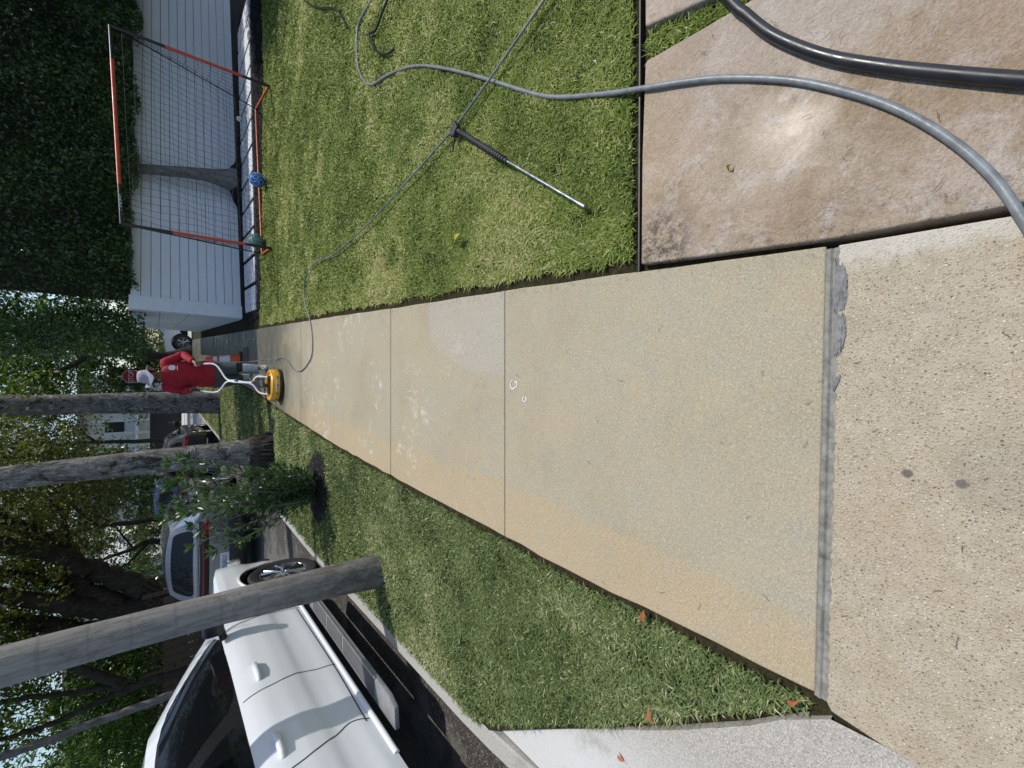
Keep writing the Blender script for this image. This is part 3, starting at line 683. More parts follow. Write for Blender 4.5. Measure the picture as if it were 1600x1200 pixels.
# ------------------------------------------------------------------ palms on the verge
def palm(name, label, base, top, r0, r1, bark, roots=None, zt=3.0, bow=0.0):
    base = Vector(base); top = Vector(top); t = empty(name, base, 0, label, 'palm tree', 'palm trees along the verge')
    n = 46; P_ = []; rr = []
    for i in range(n + 1):
        s = i / n; p = (top - base) * s; p.x += .03 * math.sin(s * 6); z = p.z; p.x += bow * math.sin(math.pi * min(1, z / 2.3)); P_.append(p)
        r = r1 + (r0 - r1) * max(0, 1 - z / zt) ** 1.15; r *= 1 + .28 * math.exp(-z / .22) * (0.25 if roots is None else .6); r *= 1 + .012 * math.sin(z * 31) + .008 * math.sin(z * 13 + 1); rr.append(r)
    P_[0] = P_[0] - Vector((0, 0, .06)); MB().tube(P_, rr, 28).build('trunk', M[bark], t, 60)
    if roots:
        b = MB(); R0, h = roots
        for i in range(150):
            a = random.uniform(0, 6.28); z1 = random.uniform(.1, h); ra = r0 * .96; rb = R0 * random.uniform(.55, 1.08)
            p0 = Vector((math.cos(a) * ra, math.sin(a) * ra, z1)); p2 = Vector((math.cos(a + random.gauss(0, .1)) * rb, math.sin(a) * rb, -.03))
            p1 = p0.lerp(p2, .5) + Vector((math.cos(a), math.sin(a), 0)) * random.uniform(.0, .03) + Vector((0, 0, .0))
            b.tube(crom([p0, p1, p2], 3), [.016, .018, .02, .02, .018, .016, .012], 5)
        b.build('root_mass', M['root_bark'], t, 60)
        b = MB()
        b.lathe([(r0 * 1.02, h * 1.02), (r0 * 1.2, h * .8), (R0 * .75, h * .4), (R0 * .86, -.02)], 20); b.build('root_core', M['root_bark'], t, 60)
    # crown of arching fronds
    for i in range(13):
        a = i * 2.4 + random.uniform(-.2, .2); el = random.uniform(-.1, 1.1); Lf = random.uniform(2.3, 3.0)
        d = Vector((math.cos(a), math.sin(a), 0)); o = top - base
        R_ = [o + d * Lf * s * math.cos(el * (1 - s * .7)) + Vector((0, 0, Lf * (math.sin(el) * s - .75 * s * s))) for s in np.linspace(0, 1, 11)]
        b = MB(); b.tube(R_, [.03 - .0024 * q for q in range(11)], 5)
        for j in range(1, 11):
            for q in range(3):
                s = (j - 1 + q / 3) / 10; p = R_[j - 1].lerp(R_[j], q / 3); tn = (R_[j] - R_[j - 1]).normalized(); sd = tn.cross(Vector((0, 0, 1))).normalized(); ll = .62 * math.sin(math.pi * min(.96, s * .9 + .1)) + .12
                for g in (-1, 1):
                    dr_ = (sd * g + tn * .5 + Vector((0, 0, random.uniform(-.5, .1)))).normalized(); wv = tn * .022
                    b.raw([p - wv, p + wv, p + dr_ * ll + Vector((0, 0, -.12))], [(0, 1, 2)])
        me = b.mesh('frond'); at = me.attributes.new('var', 'FLOAT', 'POINT'); at.data.foreach_set('value', np.clip(rng.normal(.5, .2, len(me.vertices)), 0, 1).astype(np.float32))
        link('frond', me, M['hedge_leaf'], t)
    return t
p3 = G(587, 893); p3t = D(30, 1043, p3.y)
tp = p3 + (p3t - p3) / p3t.z * 8.0
palm('palm_tree', 'smooth pale grey palm trunk nearest the camera beside the white vehicle', (p3.x, p3.y, -.03), tp, .140, .110, 'palm_bark', zt=1.25, bow=.012)
palm('palm_tree', 'mottled palm trunk with a mat of dark roots at its foot', (-1.17, 8.31, -.03), (-1.40, 8.35, 8.8), .225, .152, 'palm_bark_dark', roots=(.335, .36), zt=3.0)
palm('palm_tree', 'farthest palm trunk just left of the worker', (-.60, 16.4, -.03), (-.55, 16.5, 9.8), .36, .265, 'palm_bark_dark', zt=4.0)

# ------------------------------------------------------------------ shrub on the verge
sb = Vector((-1.33, 5.5, -.01)); shrub = empty('shrub', sb, 0, 'leafy green shrub in a mulch patch on the verge', 'shrub')
tips = []; b = MB()
for i in range(52):
    px = random.uniform(250, 430); py = random.uniform(722, 862) if px > 300 else random.uniform(715, 815)
    if i < 4: px, py = random.uniform(240, 290), random.uniform(715, 775)
    if i > 33: px, py = random.uniform(395, 468), random.uniform(728, 800)
    Yy = 5.5 + random.uniform(-.45, .5)
    if i > 33: Yy = 5.35 + random.uniform(-.15, .35)
    tip = D(px, py, Yy) - sb
    mid = tip * .5 + Vector((random.uniform(-.12, .12), random.uniform(-.1, .1), -.08)); P_ = crom([(0, 0, 0), mid, tip], 6)
    b.tube(P_, [.011 - .0007 * q for q in range(len(P_))], 5); tips.append((P_, tip))
b.build('stems', M['hedge_bark'], shrub, 60)
C = []; Dv = []
for P_, tip in tips:
    for j in range(3, len(P_)):
        dr_ = (P_[j] - P_[j - 1]).normalized()
        cnt = 22 if j == len(P_) - 1 else 7
        for q in range(cnt):
            a = Vector((random.gauss(0, 1), random.gauss(0, 1), random.gauss(0, 1))); a = (a - dr_ * a.dot(dr_)).normalized()
            C.append(P_[j] + dr_ * random.uniform(-.03, .03)); Dv.append((a * .9 + dr_ * random.uniform(.3, 1.2)).normalized())
C = np.array(C); Dv = np.array(Dv); n = len(C); L = rng.uniform(.06, .115, n)[:, None]; Nn = rng.normal(size=(n, 3)) + np.array([0, 0, .8]); w = np.cross(Nn, Dv); w /= np.linalg.norm(w, axis=1)[:, None]
V = np.stack([C, C + Dv * L * .55 + w * .011, C + Dv * L, C + Dv * L * .55 - w * .011], 1).reshape(-1, 3)
link('foliage', fast_mesh('foliage', V, np.arange(4 * n).reshape(-1, 4), np.repeat(np.clip(rng.normal(.5, .25, n), 0, 1), 4)), M['shrub_leaf'], shrub)

# ------------------------------------------------------------------ vehicles
def text_mesh(s, size, ext=.001):
    cu = bpy.data.curves.new('lettering', 'FONT'); cu.body = s; cu.size = size; cu.align_x = 'CENTER'; cu.align_y = 'CENTER'; cu.extrude = ext; cu.resolution_u = 3
    o = bpy.data.objects.new('lettering', cu); COL.objects.link(o); bpy.context.view_layer.update()
    me = bpy.data.meshes.new_from_object(o.evaluated_get(bpy.context.evaluated_depsgraph_get())); bpy.data.objects.remove(o); return me
def mark_mesh(n, w, h, gap, seed):                                 # row of blurred letter-like marks, too small to read in the photograph
    r = random.Random(seed); b = MB(); x = -n * (w + gap) / 2
    for i in range(n):
        x0 = x + i * (w + gap); st = w * .26
        b.box((x0 + st / 2, 0, 0), (st, h, .001)); b.box((x0 + w * .55, h * r.choice((.38, 0, -.38)), 0), (w * .5, h * .2, .001))
        if r.random() < .6: b.box((x0 + w - st / 2, r.choice((0, h * .22)), 0), (st, h * r.choice((1, .5)), .001))
    return b.mesh('marks')
def make_car(name, label, cat, loc, rz, p, group='vehicles in the street'):
    L, Wd, body = p['L'], p['W'], M[p['paint']]
    t = empty(name, loc, rz, label, cat, group); yf, yr, wr = p['yf'], p['yr'], p['wr']; belt, roof, sill = p['belt'], p['roof'], p.get('sill', .42)
    ar = wr + .085; h2 = L / 2
    def hw(y):
        e = max(0, (abs(y) - (h2 - .55)) / .55); return Wd * (1 - .17 * e ** 2.6)
    tk = p['top']                                                   # [(y, z)] of hood / belt / deck
    def zt(y): return float(np.interp(y, [a for a, _ in tk], [b_ for _, b_ in tk]))
    def zb(y):
        z = sill + .05 * max(0, (abs(y) - (h2 - .4)) / .4)
        for yw in (yf, yr):
            d = abs(y - yw)
            if d < ar: z = max(z, wr + math.sqrt(ar * ar - d * d))
        return z
    pz = p.get('pz', [0, .12, .25, .42, .60, .78, .90, 1.0]); px_ = p.get('prof', [.945, .97, .978, .992, 1.0, 1.0, .985, .945])
    def side(y, z):
        k_ = (z - sill) / (belt - sill); return hw(y) * float(np.interp(k_, pz, px_))
    ys_ = sorted(set(list(np.linspace(-h2, h2, 61)) + [yw + s * ar * q for yw in (yf, yr) for s in (-1, 1) for q in (0, .3, .5, .7, .82, .9, .96, .99, 1.0, 1.012)] + [-h2 + .02, -h2 + .06, h2 - .02, h2 - .06]))
    nr, nt = 24, 5; v = []; f = []; ring = 2 * (nr + 1) + 2 * nt - 1
    for y in ys_:
        a, c = zb(y), zt(y); e = max(0, 1 - (h2 - abs(y)) / .10); c -= .05 * e ** 2; row = []
        for i in range(nr + 1): z = a + (c - a) * i / nr; row.append((side(y, z) * (1 - .02 * e), y, z))
        xs = row[-1][0]
        tp_ = [(xs * (1 - j / nt), y, c + .035 * (1 - (1 - j / nt) ** 2)) for j in range(1, nt)] + [(0, y, c + .035)]
        half = row + tp_; v += half + [(-q[0], q[1], q[2]) for q in half[-2::-1]]
    m_ = 2 * (nr + 1 + nt) - 1
    for i in range(len(ys_) - 1):
        for j in range(m_ - 1): f.append((i * m_ + j, (i + 1) * m_ + j, (i + 1) * m_ + j + 1, i * m_ + j + 1))
    f.append(tuple(range(m_))); f.append(tuple((len(ys_) - 1) * m_ + j for j in range(m_))[::-1])
    b = MB().raw(v, f); bo = b.build('body', body, t, 38)
    MB().box((0, 0, .52), (Wd * 1.72, L * .93, .36)).build('underbody', M['dark_void'], t)
    # cabin
    rb, fb, r_t, f_t = p['rb'], p['fb'], p['rt'], p['ft']; Wb, Wr = Wd * p.get('wb', .935), Wd * p.get('wr2', .74)
    rt_z = lambda s: roof - p.get('rdrop', .10) * (1 - s) ** 2 - .05 * s ** 3
    def cab(s, q, g=1, off=0.0):
        s2 = s; yb = rb + (fb - rb) * s2; yt = r_t + (f_t - r_t) * s2; z0 = belt - .02 if True else 0; z1 = rt_z(s)
        qq = q; x = Wb + (Wr - Wb) * qq + .045 * math.sin(math.pi * qq) + off; e = .10 * (abs(s - .5) * 2) ** 8; x *= 1 - e
        return (g * x, yb + (yt - yb) * q, z0 + (z1 - z0) * q)
    b = MB()
    for g in (1, -1): b.grid(lambda s, q: cab(s, q, g), 26, 8, g < 0)
    def roof_p(s, q):
        a = Vector(cab(s, 1, 1)); x = a.x * (1 - 2 * q); return (x, a.y, a.z + .075 * (1 - (x / a.x) ** 2))
    b.grid(roof_p, 26, 12)
    def end_p(s):
        def fn(u, q):
            a = Vector(cab(s, q, 1)); x = a.x * (1 - 2 * u); return (x, a.y + (.10 if s else -.05) * (1 - (x / a.x) ** 2) * (1 - q * .5), a.z + (.075 * (1 - (x / a.x) ** 2) * q ** 2))
        return fn
    b.grid(end_p(0), 12, 8); b.grid(end_p(1), 12, 8, True); b.build('cabin', body, t, 40)
    def patch(fn, u0, u1, q0, q1, nm, mat, off, nu=14, nv=8, rad=.12, parent=t, flip=False):
        def g(u, q):
            uu, qq = u * 2 - 1, q * 2 - 1; k_ = 1 - rad * (abs(uu) ** 6) * (abs(qq) ** 6)
            P_ = Vector(fn(u0 + (u1 - u0) * (.5 + uu * k_ / 2), q0 + (q1 - q0) * (.5 + qq * k_ / 2)))
            return P_
        e_ = 1e-3; c_ = (u0 + u1) / 2, (q0 + q1) / 2
        nn = (Vector(fn(c_[0] + e_, c_[1])) - Vector(fn(c_[0] - e_, c_[1]))).cross(Vector(fn(c_[0], c_[1] + e_)) - Vector(fn(c_[0], c_[1] - e_))).normalized() * off * (-1 if flip else 1)
        return MB().grid(lambda u, q: g(u, q) + nn, nu, nv, flip).build(nm, mat, parent, 60)
    for g in (1, -1):
        fn = lambda s, q, g=g: cab(s, q, g)
        s0, s1 = p['wins'][0][0], p['wins'][-1][1]
        patch(fn, s0 - .012, s1 + .014, .0, .90, 'window_trim', M['window_trim'], .004, flip=g < 0)
        for (a, c) in p['wins']: patch(fn, a, c, .045, .855, 'side_window', M['glass'], .008, flip=g < 0)
    patch(end_p(1), .07, .93, .06, .93, 'windshield', M['glass'], .006)
    patch(end_p(0), .09, .91, .10, .84, 'rear_window', M['glass'], .007, rad=.05, flip=True)
    # wheels
    Mx = Matrix.Rotation(R(90), 3, 'Y')
    tyre = MB().lathe([(wr * .66, -.115), (wr * .93, -.12), (wr * .985, -.10), (wr, -.06), (wr, .06), (wr * .985, .10), (wr * .93, .12), (wr * .70, .115), (wr * .66, .10)], 40, (0, 0, 0), Mx).mesh('tyre', 40)
    b = MB().lathe([(wr * .69, .104), (wr * .655, .109), (wr * .62, .09), (wr * .60, .02), (wr * .02, .015)], 36, (0, 0, 0), Mx)
    rim = b.mesh('rim', 40)
    b = MB()
    for i in range(p.get('spokes', 6)):
        a = 2 * math.pi * i / p.get('spokes', 6)
        for da in (-.13, .13):
            c_, s_ = math.cos(a + da * .5), math.sin(a + da * .5); c2, s2 = math.cos(a + da * 1.5), math.sin(a + da * 1.5)
            b.tube([(.085, c_ * wr * .08, s_ * wr * .08), (.10, c_ * wr * .3, s_ * wr * .3), (.092, c2 * wr * .63, s2 * wr * .63)], [wr * .07, wr * .06, wr * .062], 6, flat=.6)
    b.lathe([(.001, .105), (wr * .15, .10), (wr * .17, .08)], 16, (0, 0, 0), Mx); spk = b.mesh('spokes', 40)
    for yw in (yf, yr):
        for g in (1, -1):
            w = empty('wheel', (g * (Wd - .125), yw, wr), 0 if g > 0 else math.pi); w.parent = t
            w2 = link('tyre', tyre, M['tyre'], w); link('rim', rim, M['grey_paint'], w); link('spokes', spk, M['rim'], w)
        b = MB()
    # seams, handles, mirrors
    def ribbon(path, w=.0045, off=.0022, mat=M['dark_void'], nm='door_seam', g=1):
        v = []; f = []
        P_ = crom([(y, z, 0) for y, z in path], 6)
        for i, q in enumerate(P_):
            tn = (P_[min(i + 1, len(P_) - 1)] - P_[max(i - 1, 0)]).normalized(); ny, nz = -tn.y, tn.x
            for s_ in (-1, 1):
                y, z = q.x + ny * w * s_, q.y + nz * w * s_; v.append((g * (side(y, z) + off), y, z))
        for i in range(len(P_) - 1): f.append((2 * i, 2 * i + 1, 2 * i + 3, 2 * i + 2))
        MB().raw(v, f).build(nm, mat, t)
    for g in (1, -1):
        for path in p.get('seams', []): ribbon(path, g=g)
        for (y, z) in p.get('handles', []):
            x = side(y, z); hd = MB()
            hd.tube([(g * (x - .004), y - .125, z), (g * (x + .020), y - .095, z + .002), (g * (x + .026), y, z + .004), (g * (x + .020), y + .095, z + .002), (g * (x - .004), y + .125, z)], [.014, .020, .022, .020, .014], 8, flat=1.1)
            hd.build('door_handle', body, t, 60)
            MB().grid(lambda u, q: (g * (side(y, z) + .0015 - .001), y + .05 * math.cos(u * 6.283) * q * 1.5 + .01, z + .05 * math.sin(u * 6.283) * q - .008), 18, 2).build('handle_recess', M[p.get('recess', 'rim_shadow') if p.get('recess', 'rim_shadow') in M else p['paint']], t, 60)
        my, mz = p['mirror']; xs = side(my, belt - .05)
        b = MB(); b.box((g * (xs + .17), my, mz), (.22, .13, .17)); mi = b.build('mirror', M[p.get('mirror_mat', 'black_plastic')], t, 50, .04, 3)
        MB().tube([(g * (xs - .03), my + .03, mz - .09), (g * (xs + .10), my + .02, mz - .06)], [.035, .03], 8).build('mirror_arm', M['black_plastic'], t, 60)
        # arch lips
        for yw in (yf, yr):
            pts = []
            for a in np.linspace(.12, math.pi - .12, 24): y, z = yw + math.cos(a) * ar, wr + math.sin(a) * ar; pts.append((g * (side(y, z) + .004), y, z))
            MB().tube(pts, .014, 6).build('arch_lip', body if p.get('lip', 1) else M['black_plastic'], t, 60)
            # inner arch liner
            MB().grid(lambda u, q: (g * (Wd * .93 - .30 * q), yw + math.cos(u * math.pi) * (ar - .012), wr + math.sin(u * math.pi) * (ar - .012)), 20, 2).build('arch_liner', M['dark_void'], t, 60)
    p['extra'](t, p, side, cab, end_p) if p.get('extra') else None
    return t

def extra_white(t, p, side, cab, end_p):
    W_ = p['W']
    for g in (1, -1):
        # rocker moulding
        MB().tube([(g * (side(y, .44) + .004), y, .44) for y in np.linspace(-1.15, 1.75, 12)], .017, 8, flat=1.2).build('rocker_moulding', M['white_paint'], t, 60)
        rb = MB(); rb.prism([(g * (W_ - .06), -.98), (g * (W_ - .06), 1.24), (g * (W_ + .10), 1.18), (g * (W_ + .13), 1.10), (g * (W_ + .13), -.85), (g * (W_ + .09), -.96)], .335, .372)
        o = rb.build('running_board', M['board_grey'], t, 40, .008)
        MB().tube([(g * (W_ + .128), y, .372) for y in np.linspace(-.62, 1.08, 6)], .010, 6).build('edge_trim', M['galvanised'], o, 60)
        for (a, c) in ((-.60, .12), (.16, .60), (.64, 1.08)):
            MB().prism([(g * (W_ - .03), a), (g * (W_ - .03), c), (g * (W_ + .105), c), (g * (W_ + .105), a)], .370, .3765).build('step_pad', M['board_pad'], o, None, .002, 1)
    MB().box((0, p['L'] / 2 - .01, .78), (1.25, .06, .30)).build('grille', M['black_plastic'], t, None, .02)
    for g in (1, -1):
        MB().box((g * .80, p['L'] / 2 - .07, .86), (.34, .10, .16)).build('headlight', M['chrome'], t, None, .03)
        MB().box((g * .86, -p['L'] / 2 + .02, .95), (.16, .08, .42)).build('taillight', M['red_lens'], t, None, .03)
    MB().box((0, p['L'] / 2 - .02, .48), (1.7, .12, .16)).build('bumper', M['black_plastic'], t, None, .04)
    MB().box((0, -p['L'] / 2 + .01, .55), (1.75, .14, .22)).build('bumper', M['white_paint'], t, None, .04)
def extra_silver(t, p, side, cab, end_p):
    h = -p['L'] / 2
    def bar(z, hh, mat, nm, wid, off, parent=t):
        pts = []
        for x in np.linspace(-wid, wid, 25):
            e = abs(x) / p['W']; pts.append((x, h - off + .30 * max(0, e - .72) ** 1.6 * 2.2, z + .025 * e ** 2))
        b = MB(); v = []; f = []
        for (x, y, z_) in pts: v += [(x, y, z_ - hh), (x, y - .018, z_ - hh * .6), (x, y - .018, z_ + hh * .6), (x, y, z_ + hh)]
        for i in range(len(pts) - 1):
            for q in range(3): f.append((i * 4 + q, (i + 1) * 4 + q, (i + 1) * 4 + q + 1, i * 4 + q + 1))
        return b.raw(v, f).build(nm, mat, parent, 50)
    o = bar(.965, .075, M['black_plastic'], 'light_panel', .86, .002); bar(.985, .014, M['red_lens'], 'light_bar', .80, .022, o)
    for g in (1, -1):
        v = MB(); v.box((g * .73, h - .012, .935), (.30, .05, .075)); v.build('taillight', M['red_lens'], t, None, .02)
        MB().box((g * .62, h - .01, .40), (.20, .05, .035)).build('reflector', M['red_lens'], t, None, .008)
    MB().prism([(-.36, h - .012), (.36, h - .012), (.36, h + .02), (-.36, h + .02)], .56, .80).build('plate_recess', M['silver_paint'], t, None, .03)
    pl = MB(); pl.box((0, h - .022, .645), (.32, .012, .155)); pl = pl.build('licence_plate', M['plate_white'], t, None, .004)
    me = mark_mesh(6, .032, .07, .012, 3); o = link('lettering', me, M['plate_blue'], pl); o['kind'] = 'stuff'; o.rotation_euler = (R(90), 0, 0); o.location = (0, h - .03, .645)
    bar(.44, .13, M['black_plastic'], 'bumper', .86, .004); bar(.30, .05, M['dark_void'], 'diffuser', .7, -.02)
    bar(1.085, .02, M['silver_paint'], 'spoiler_lip', .80, -.01)
    fin = MB().raw([(-.02, p['rt'] + .10, 0), (.02, p['rt'] + .10, 0), (.012, p['rt'] + .30, 0), (-.012, p['rt'] + .30, 0), (0, p['rt'] + .10, .075), (0, p['rt'] + .16, .07)], [(0, 1, 4), (1, 2, 5, 4), (2, 3, 5), (3, 0, 4, 5)]).build('antenna_fin', M['silver_paint'], t)
    fin.location = (0, 0, p['roof'] + .055)
    b = MB(); b.tube([(-.62, h - .002, .93), (-.60, h - .008, .56), (-.5, h - .008, .50), (.5, h - .008, .50), (.60, h - .008, .56), (.62, h - .002, .93)], .004, 5); b.build('tailgate_seam', M['dark_void'], t)
ZR = -.16
make_car('white_suv', 'white four-door vehicle with grey running board parked by the kerb', 'car', (-3.46, 3.78, ZR), 0, dict(
    L=6.5, W=1.0, paint='white_paint', yf=2.30, yr=-1.92, wr=.41, belt=1.20, roof=1.78, rb=-2.55, fb=1.71, rt=-2.2, ft=.50, wb=.95, wr2=.76, sill=.43,
    top=[(-3.25, 1.15), (-3.0, 1.2), (1.55, 1.2), (1.85, 1.19), (2.6, 1.14), (3.0, 1.08), (3.2, 1.0), (3.25, .93)], prof=[.935, .955, .958, .968, .985, 1.0, 1.0, .985, .95], pz=[0, .12, .26, .38, .45, .6, .8, .9, 1.0],
    wins=[(.06, .30), (.33, .575), (.625, .915)], seams=[[(.02, 1.17), (.04, .95), (.08, .75), (.05, .60), (.04, .47)], [(-.90, 1.18), (-.86, .95), (-.77, .72), (-.71, .60), (-.75, .47)], [(1.21, 1.17), (1.25, .95), (1.29, .7), (1.27, .47)], [(-.77, .50), (.05, .485), (1.25, .50)]],
    handles=[(.29, 1.035), (-.63, 1.05)], mirror=(1.09, 1.27), spokes=6, extra=extra_white), group='vehicles parked along the kerb')
make_car('silver_suv', 'silver vehicle seen from behind with a thin red light bar', 'car', (-3.56, 12.45, ZR), 0, dict(
    L=4.75, W=.96, paint='silver_paint', yf=1.45, yr=-1.42, wr=.365, belt=1.12, roof=1.57, rb=-2.22, fb=1.2, rt=-1.86, ft=.2, wb=.93, wr2=.72, sill=.36, rdrop=.09,
    top=[(-2.375, 1.07), (-2.2, 1.12), (1.1, 1.1), (1.5, 1.04), (2.1, .95), (2.375, .82)], wins=[(.12, .36), (.39, .62), (.65, .94)], seams=[[(-.25, 1.08), (-.2, .4)], [(-1.0, 1.08), (-.9, .5)], [(.8, 1.05), (.85, .4)]],
    handles=[(-.05, .95), (-.85, .97)], mirror=(.78, 1.16), mirror_mat='silver_paint', extra=extra_silver), group='vehicles parked along the kerb')
def extra_plain(t, p, side, cab, end_p):
    h = p['L'] / 2
    for g in (1, -1):
        MB().box((g * .66, -h - .002, .92), (.36, .05, .12)).build('taillight', M['red_lens'], t, None, .02)
        MB().box((g * .68, h - .05, .72), (.34, .10, .13)).build('headlight', M['chrome'], t, None, .02)
    MB().box((0, -h + .01, .48), (1.5, .06, .2)).build('bumper', M['black_plastic'], t, None, .02); MB().box((0, h - .01, .5), (1.4, .06, .26)).build('grille', M['black_plastic'], t, None, .02)
gen = dict(L=4.5, W=.91, yf=1.38, yr=-1.32, wr=.34, belt=1.0, roof=1.48, rb=-2.0, fb=1.15, rt=-1.5, ft=.2, wr2=.70, sill=.32, top=[(-2.25, .95), (-2.1, 1.0), (1.1, .98), (1.5, .92), (2.0, .84), (2.25, .72)],
           wins=[(.15, .38), (.41, .63), (.66, .93)], seams=[[(-.2, .95), (-.15, .4)], [(.8, .93), (.85, .4)]], handles=[(0, .86), (-.8, .88)], mirror=(.72, 1.06), extra=extra_plain)
make_car('black_car', 'black car parked beyond the palm with the root mat', 'car', (-2.62, 20.1, ZR), 0, dict(gen, paint='black_paint', mirror=(.72, 1.10)), group='vehicles parked along the kerb')
make_car('blue_car', 'dark blue vehicle half hidden behind the shrub down the street', 'car', (-5.0, 24.0, ZR), 0, dict(gen, paint='blue_paint', roof=1.75, belt=1.15, top=[(-2.25, 1.1), (1.1, 1.13), (1.5, 1.08), (2.0, 1.0), (2.25, .85)], mirror=(.72, 1.25)), group='vehicles parked along the kerb')
make_car('white_pickup', 'white high-wheeled vehicle nosing out from behind the white wall', 'car', (4.25, 32.6, ZR), R(90), dict(gen, paint='white_paint', L=5.4, W=1.0, yf=1.75, yr=-1.7, wr=.48, belt=1.35, roof=2.0, sill=.62, rb=-2.4, fb=1.35, rt=-2.0, ft=.45, top=[(-2.7, 1.3), (1.3, 1.35), (1.6, 1.33), (2.4, 1.25), (2.7, 1.1)], mirror=(.9, 1.45)), group=None)

# ------------------------------------------------------------------ football goal
fl, fr = G(424, 388), G(421, 135); bl_, br_ = G(411, 397), G(401, 171)
tl, tr_ = D(190, 350, fl.y), D(172, 40, fr.y)
goal = empty('football_goal', fl, 0, 'red and black portable goal with a black net', 'goal'); o0 = Vector(fl)
def two(a, c, u, w, mat, nm, r): 
    return MB().tube([a.lerp(c, u) - o0, a.lerp(c, w) - o0], r, 10).build(nm, M[mat], goal, 60)
for u, w, mt in ((0, .17, 'black_tube'), (.17, .80, 'red_tube'), (.80, 1.0, 'black_tube')): two(tr_, tl, u, w, mt, 'crossbar', .024 if mt[0] == 'r' else .0225)
for a, c, n_ in ((tl, fl, 'left'), (tr_, fr, 'right')):
    for u, w, mt in ((0, .30, 'black_tube'), (.30, .80, 'red_tube'), (.80, 1, 'black_tube')): two(a, c, u, w, mt, 'post', .024 if mt[0] == 'r' else .0225)
two(bl_ + Vector((0, 0, .015)), br_ + Vector((0, 0, .015)), 0, 1, 'orange_bar', 'base_bar', .017)
two(fl + Vector((0, 0, .015)), bl_ + Vector((0, 0, .015)), 0, 1, 'orange_bar', 'base_bar', .02); two(fr + Vector((0, 0, .015)), br_ + Vector((0, 0, .015)), 0, 1, 'orange_bar', 'base_bar', .017)
two(tl, bl_, 0, 1, 'net', 'brace_cord', .009); two(tr_, br_, 0, 1, 'net', 'brace_cord', .009)
b = MB(); b0, b1 = bl_ + Vector((0, 0, .02)), br_ + Vector((0, 0, .02))
def netp(u, q):
    a = tl.lerp(tr_, u); c = b0.lerp(b1, u); p = a.lerp(c, q); sag = math.sin(math.pi * q) * .16 * (1 - .0 * u) ; p.y -= sag * .3; p.z -= sag * .35 + .05 * math.sin(u * 9) * q * (1 - q); p.x += .02 * math.sin(q * 14 + u * 21)
    return p - o0
for i in range(29): b.tube([netp(i / 28, q / 14) for q in range(15)], .0028, 3, False)
for j in range(20): b.tube([netp(u / 28, j / 19) for u in range(29)], .0028, 3, False)
for a, c, e in ((tl, fl, b0), (tr_, fr, b1)):                        # net sides
    for i in range(1, 12):
        u = i / 12; p0 = a.lerp(c, u); p1 = a.lerp(e, u); b.tube([p0 - o0, p0.lerp(p1, .5) - o0 + Vector((0, 0, -.03)), p1 - o0], .0028, 3, False)
    for i in range(1, 6):
        u = i / 6; b.tube([a - o0, c.lerp(e, u) - o0], .0028, 3, False)
b.build('net', M['net'], goal)
cb = tr_.lerp(tl, .90); me = mark_mesh(6, .034, .05, .014, 8)
dirx = (tr_ - tl).normalized(); lo = link('lettering', me, M['logo_white'], goal); lo['kind'] = 'stuff'; lo.matrix_local = Matrix((( dirx.x, 0, 0, 0), (dirx.y, 0, -1, 0), (dirx.z, 1, 0, 0), (0, 0, 0, 1)))
lo.location = cb - o0 + Vector((.0, -.0245, 0)); lo.scale = (1.0, .62, 1)

def ball(name, label, c, r, mat, mat2):
    t = empty(name, (c.x, c.y, 0), 0, label, 'ball'); MB().ball((0, 0, r), r, 28, 18).build('shell', M[mat], t, 60)
    n_ = 0
    for d in [(0, -1, .3), (.8, -.6, .1), (-.8, -.6, .2), (0, -.3, 1), (.5, -.7, -.5), (-.5, -.8, -.4), (.6, -.3, .8), (-.7, -.1, .8)]:
        d = Vector(d).normalized(); q = d.to_track_quat('Z', 'Y').to_matrix(); k_ = .36
        pts = [q @ Vector((math.cos(a) * math.sin(k_), math.sin(a) * math.sin(k_), math.cos(k_))) * r * 1.006 + Vector((0, 0, r)) for a in np.linspace(0, 6.283, 6)]
        MB().tube(pts, r * .06, 5).build('panel_stripe', M[mat2], t, 60)
    return t
q = G(416, 281); ball('football', 'blue football lying in front of the goal mouth', Vector((q.x, q.y + .12, 0)), .125, 'ball_blue', 'ball_pale')
q = G(414, 377); ball('football', 'green football beside the left goal post', Vector((q.x, q.y + .10, 0)), .125, 'ball_teal', 'ball_dark')
q = G(383, 178); b = MB(); b.ball((0, 0, .055), .055, 14, 10); b.tube([(.05 * math.cos(a), -.01 + .05 * math.sin(a), .06 + .01 * math.sin(3 * a)) for a in np.linspace(0, 6.28, 20)], .004, 4)
o = b.build('small_ball', M['logo_white'], None, 60); o.location = (q.x, q.y + .3, .022); props(o, 'tiny white ball on the pavers behind the goal', 'ball')

# ------------------------------------------------------------------ hoses and spray gun
def hose(name, label, pts, r, mat, z=0.02, n=7, extra=None):
    P_ = [Vector((*G(*p[:2], p[2] if len(p) > 2 else z).xy, p[2] if len(p) > 2 else z)) for p in pts]
    if extra: P_ += extra
    P_ = crom(P_, n); o0_ = P_[0].copy(); b = MB().tube([p - o0_ for p in P_], r, 12); o = b.build(name, M[mat], None, 60); o.location = o0_
    return props(o, label, 'hose')
zs = .016 + .0112
hose('pressure_hose', 'grey hose curving over the wet stone slab onto the lawn', [(1680, 470, .03), (1600, 345, .03), (1550, 275, zs), (1480, 215, zs), (1400, 170, zs), (1320, 143, zs), (1230, 125, zs), (1130, 122, zs), (1060, 129, zs + .003), (1005, 138, .03), (930, 148, .006), (850, 150, .0), (765, 125, .002), (700, 108, .004), (650, 103, .0), (610, 115, .004), (580, 132, .006), (565, 120, .004), (558, 90, .002), (560, 40, .004), (580, 0, .004), (596, -40, .004)], .0108, 'hose_grey')
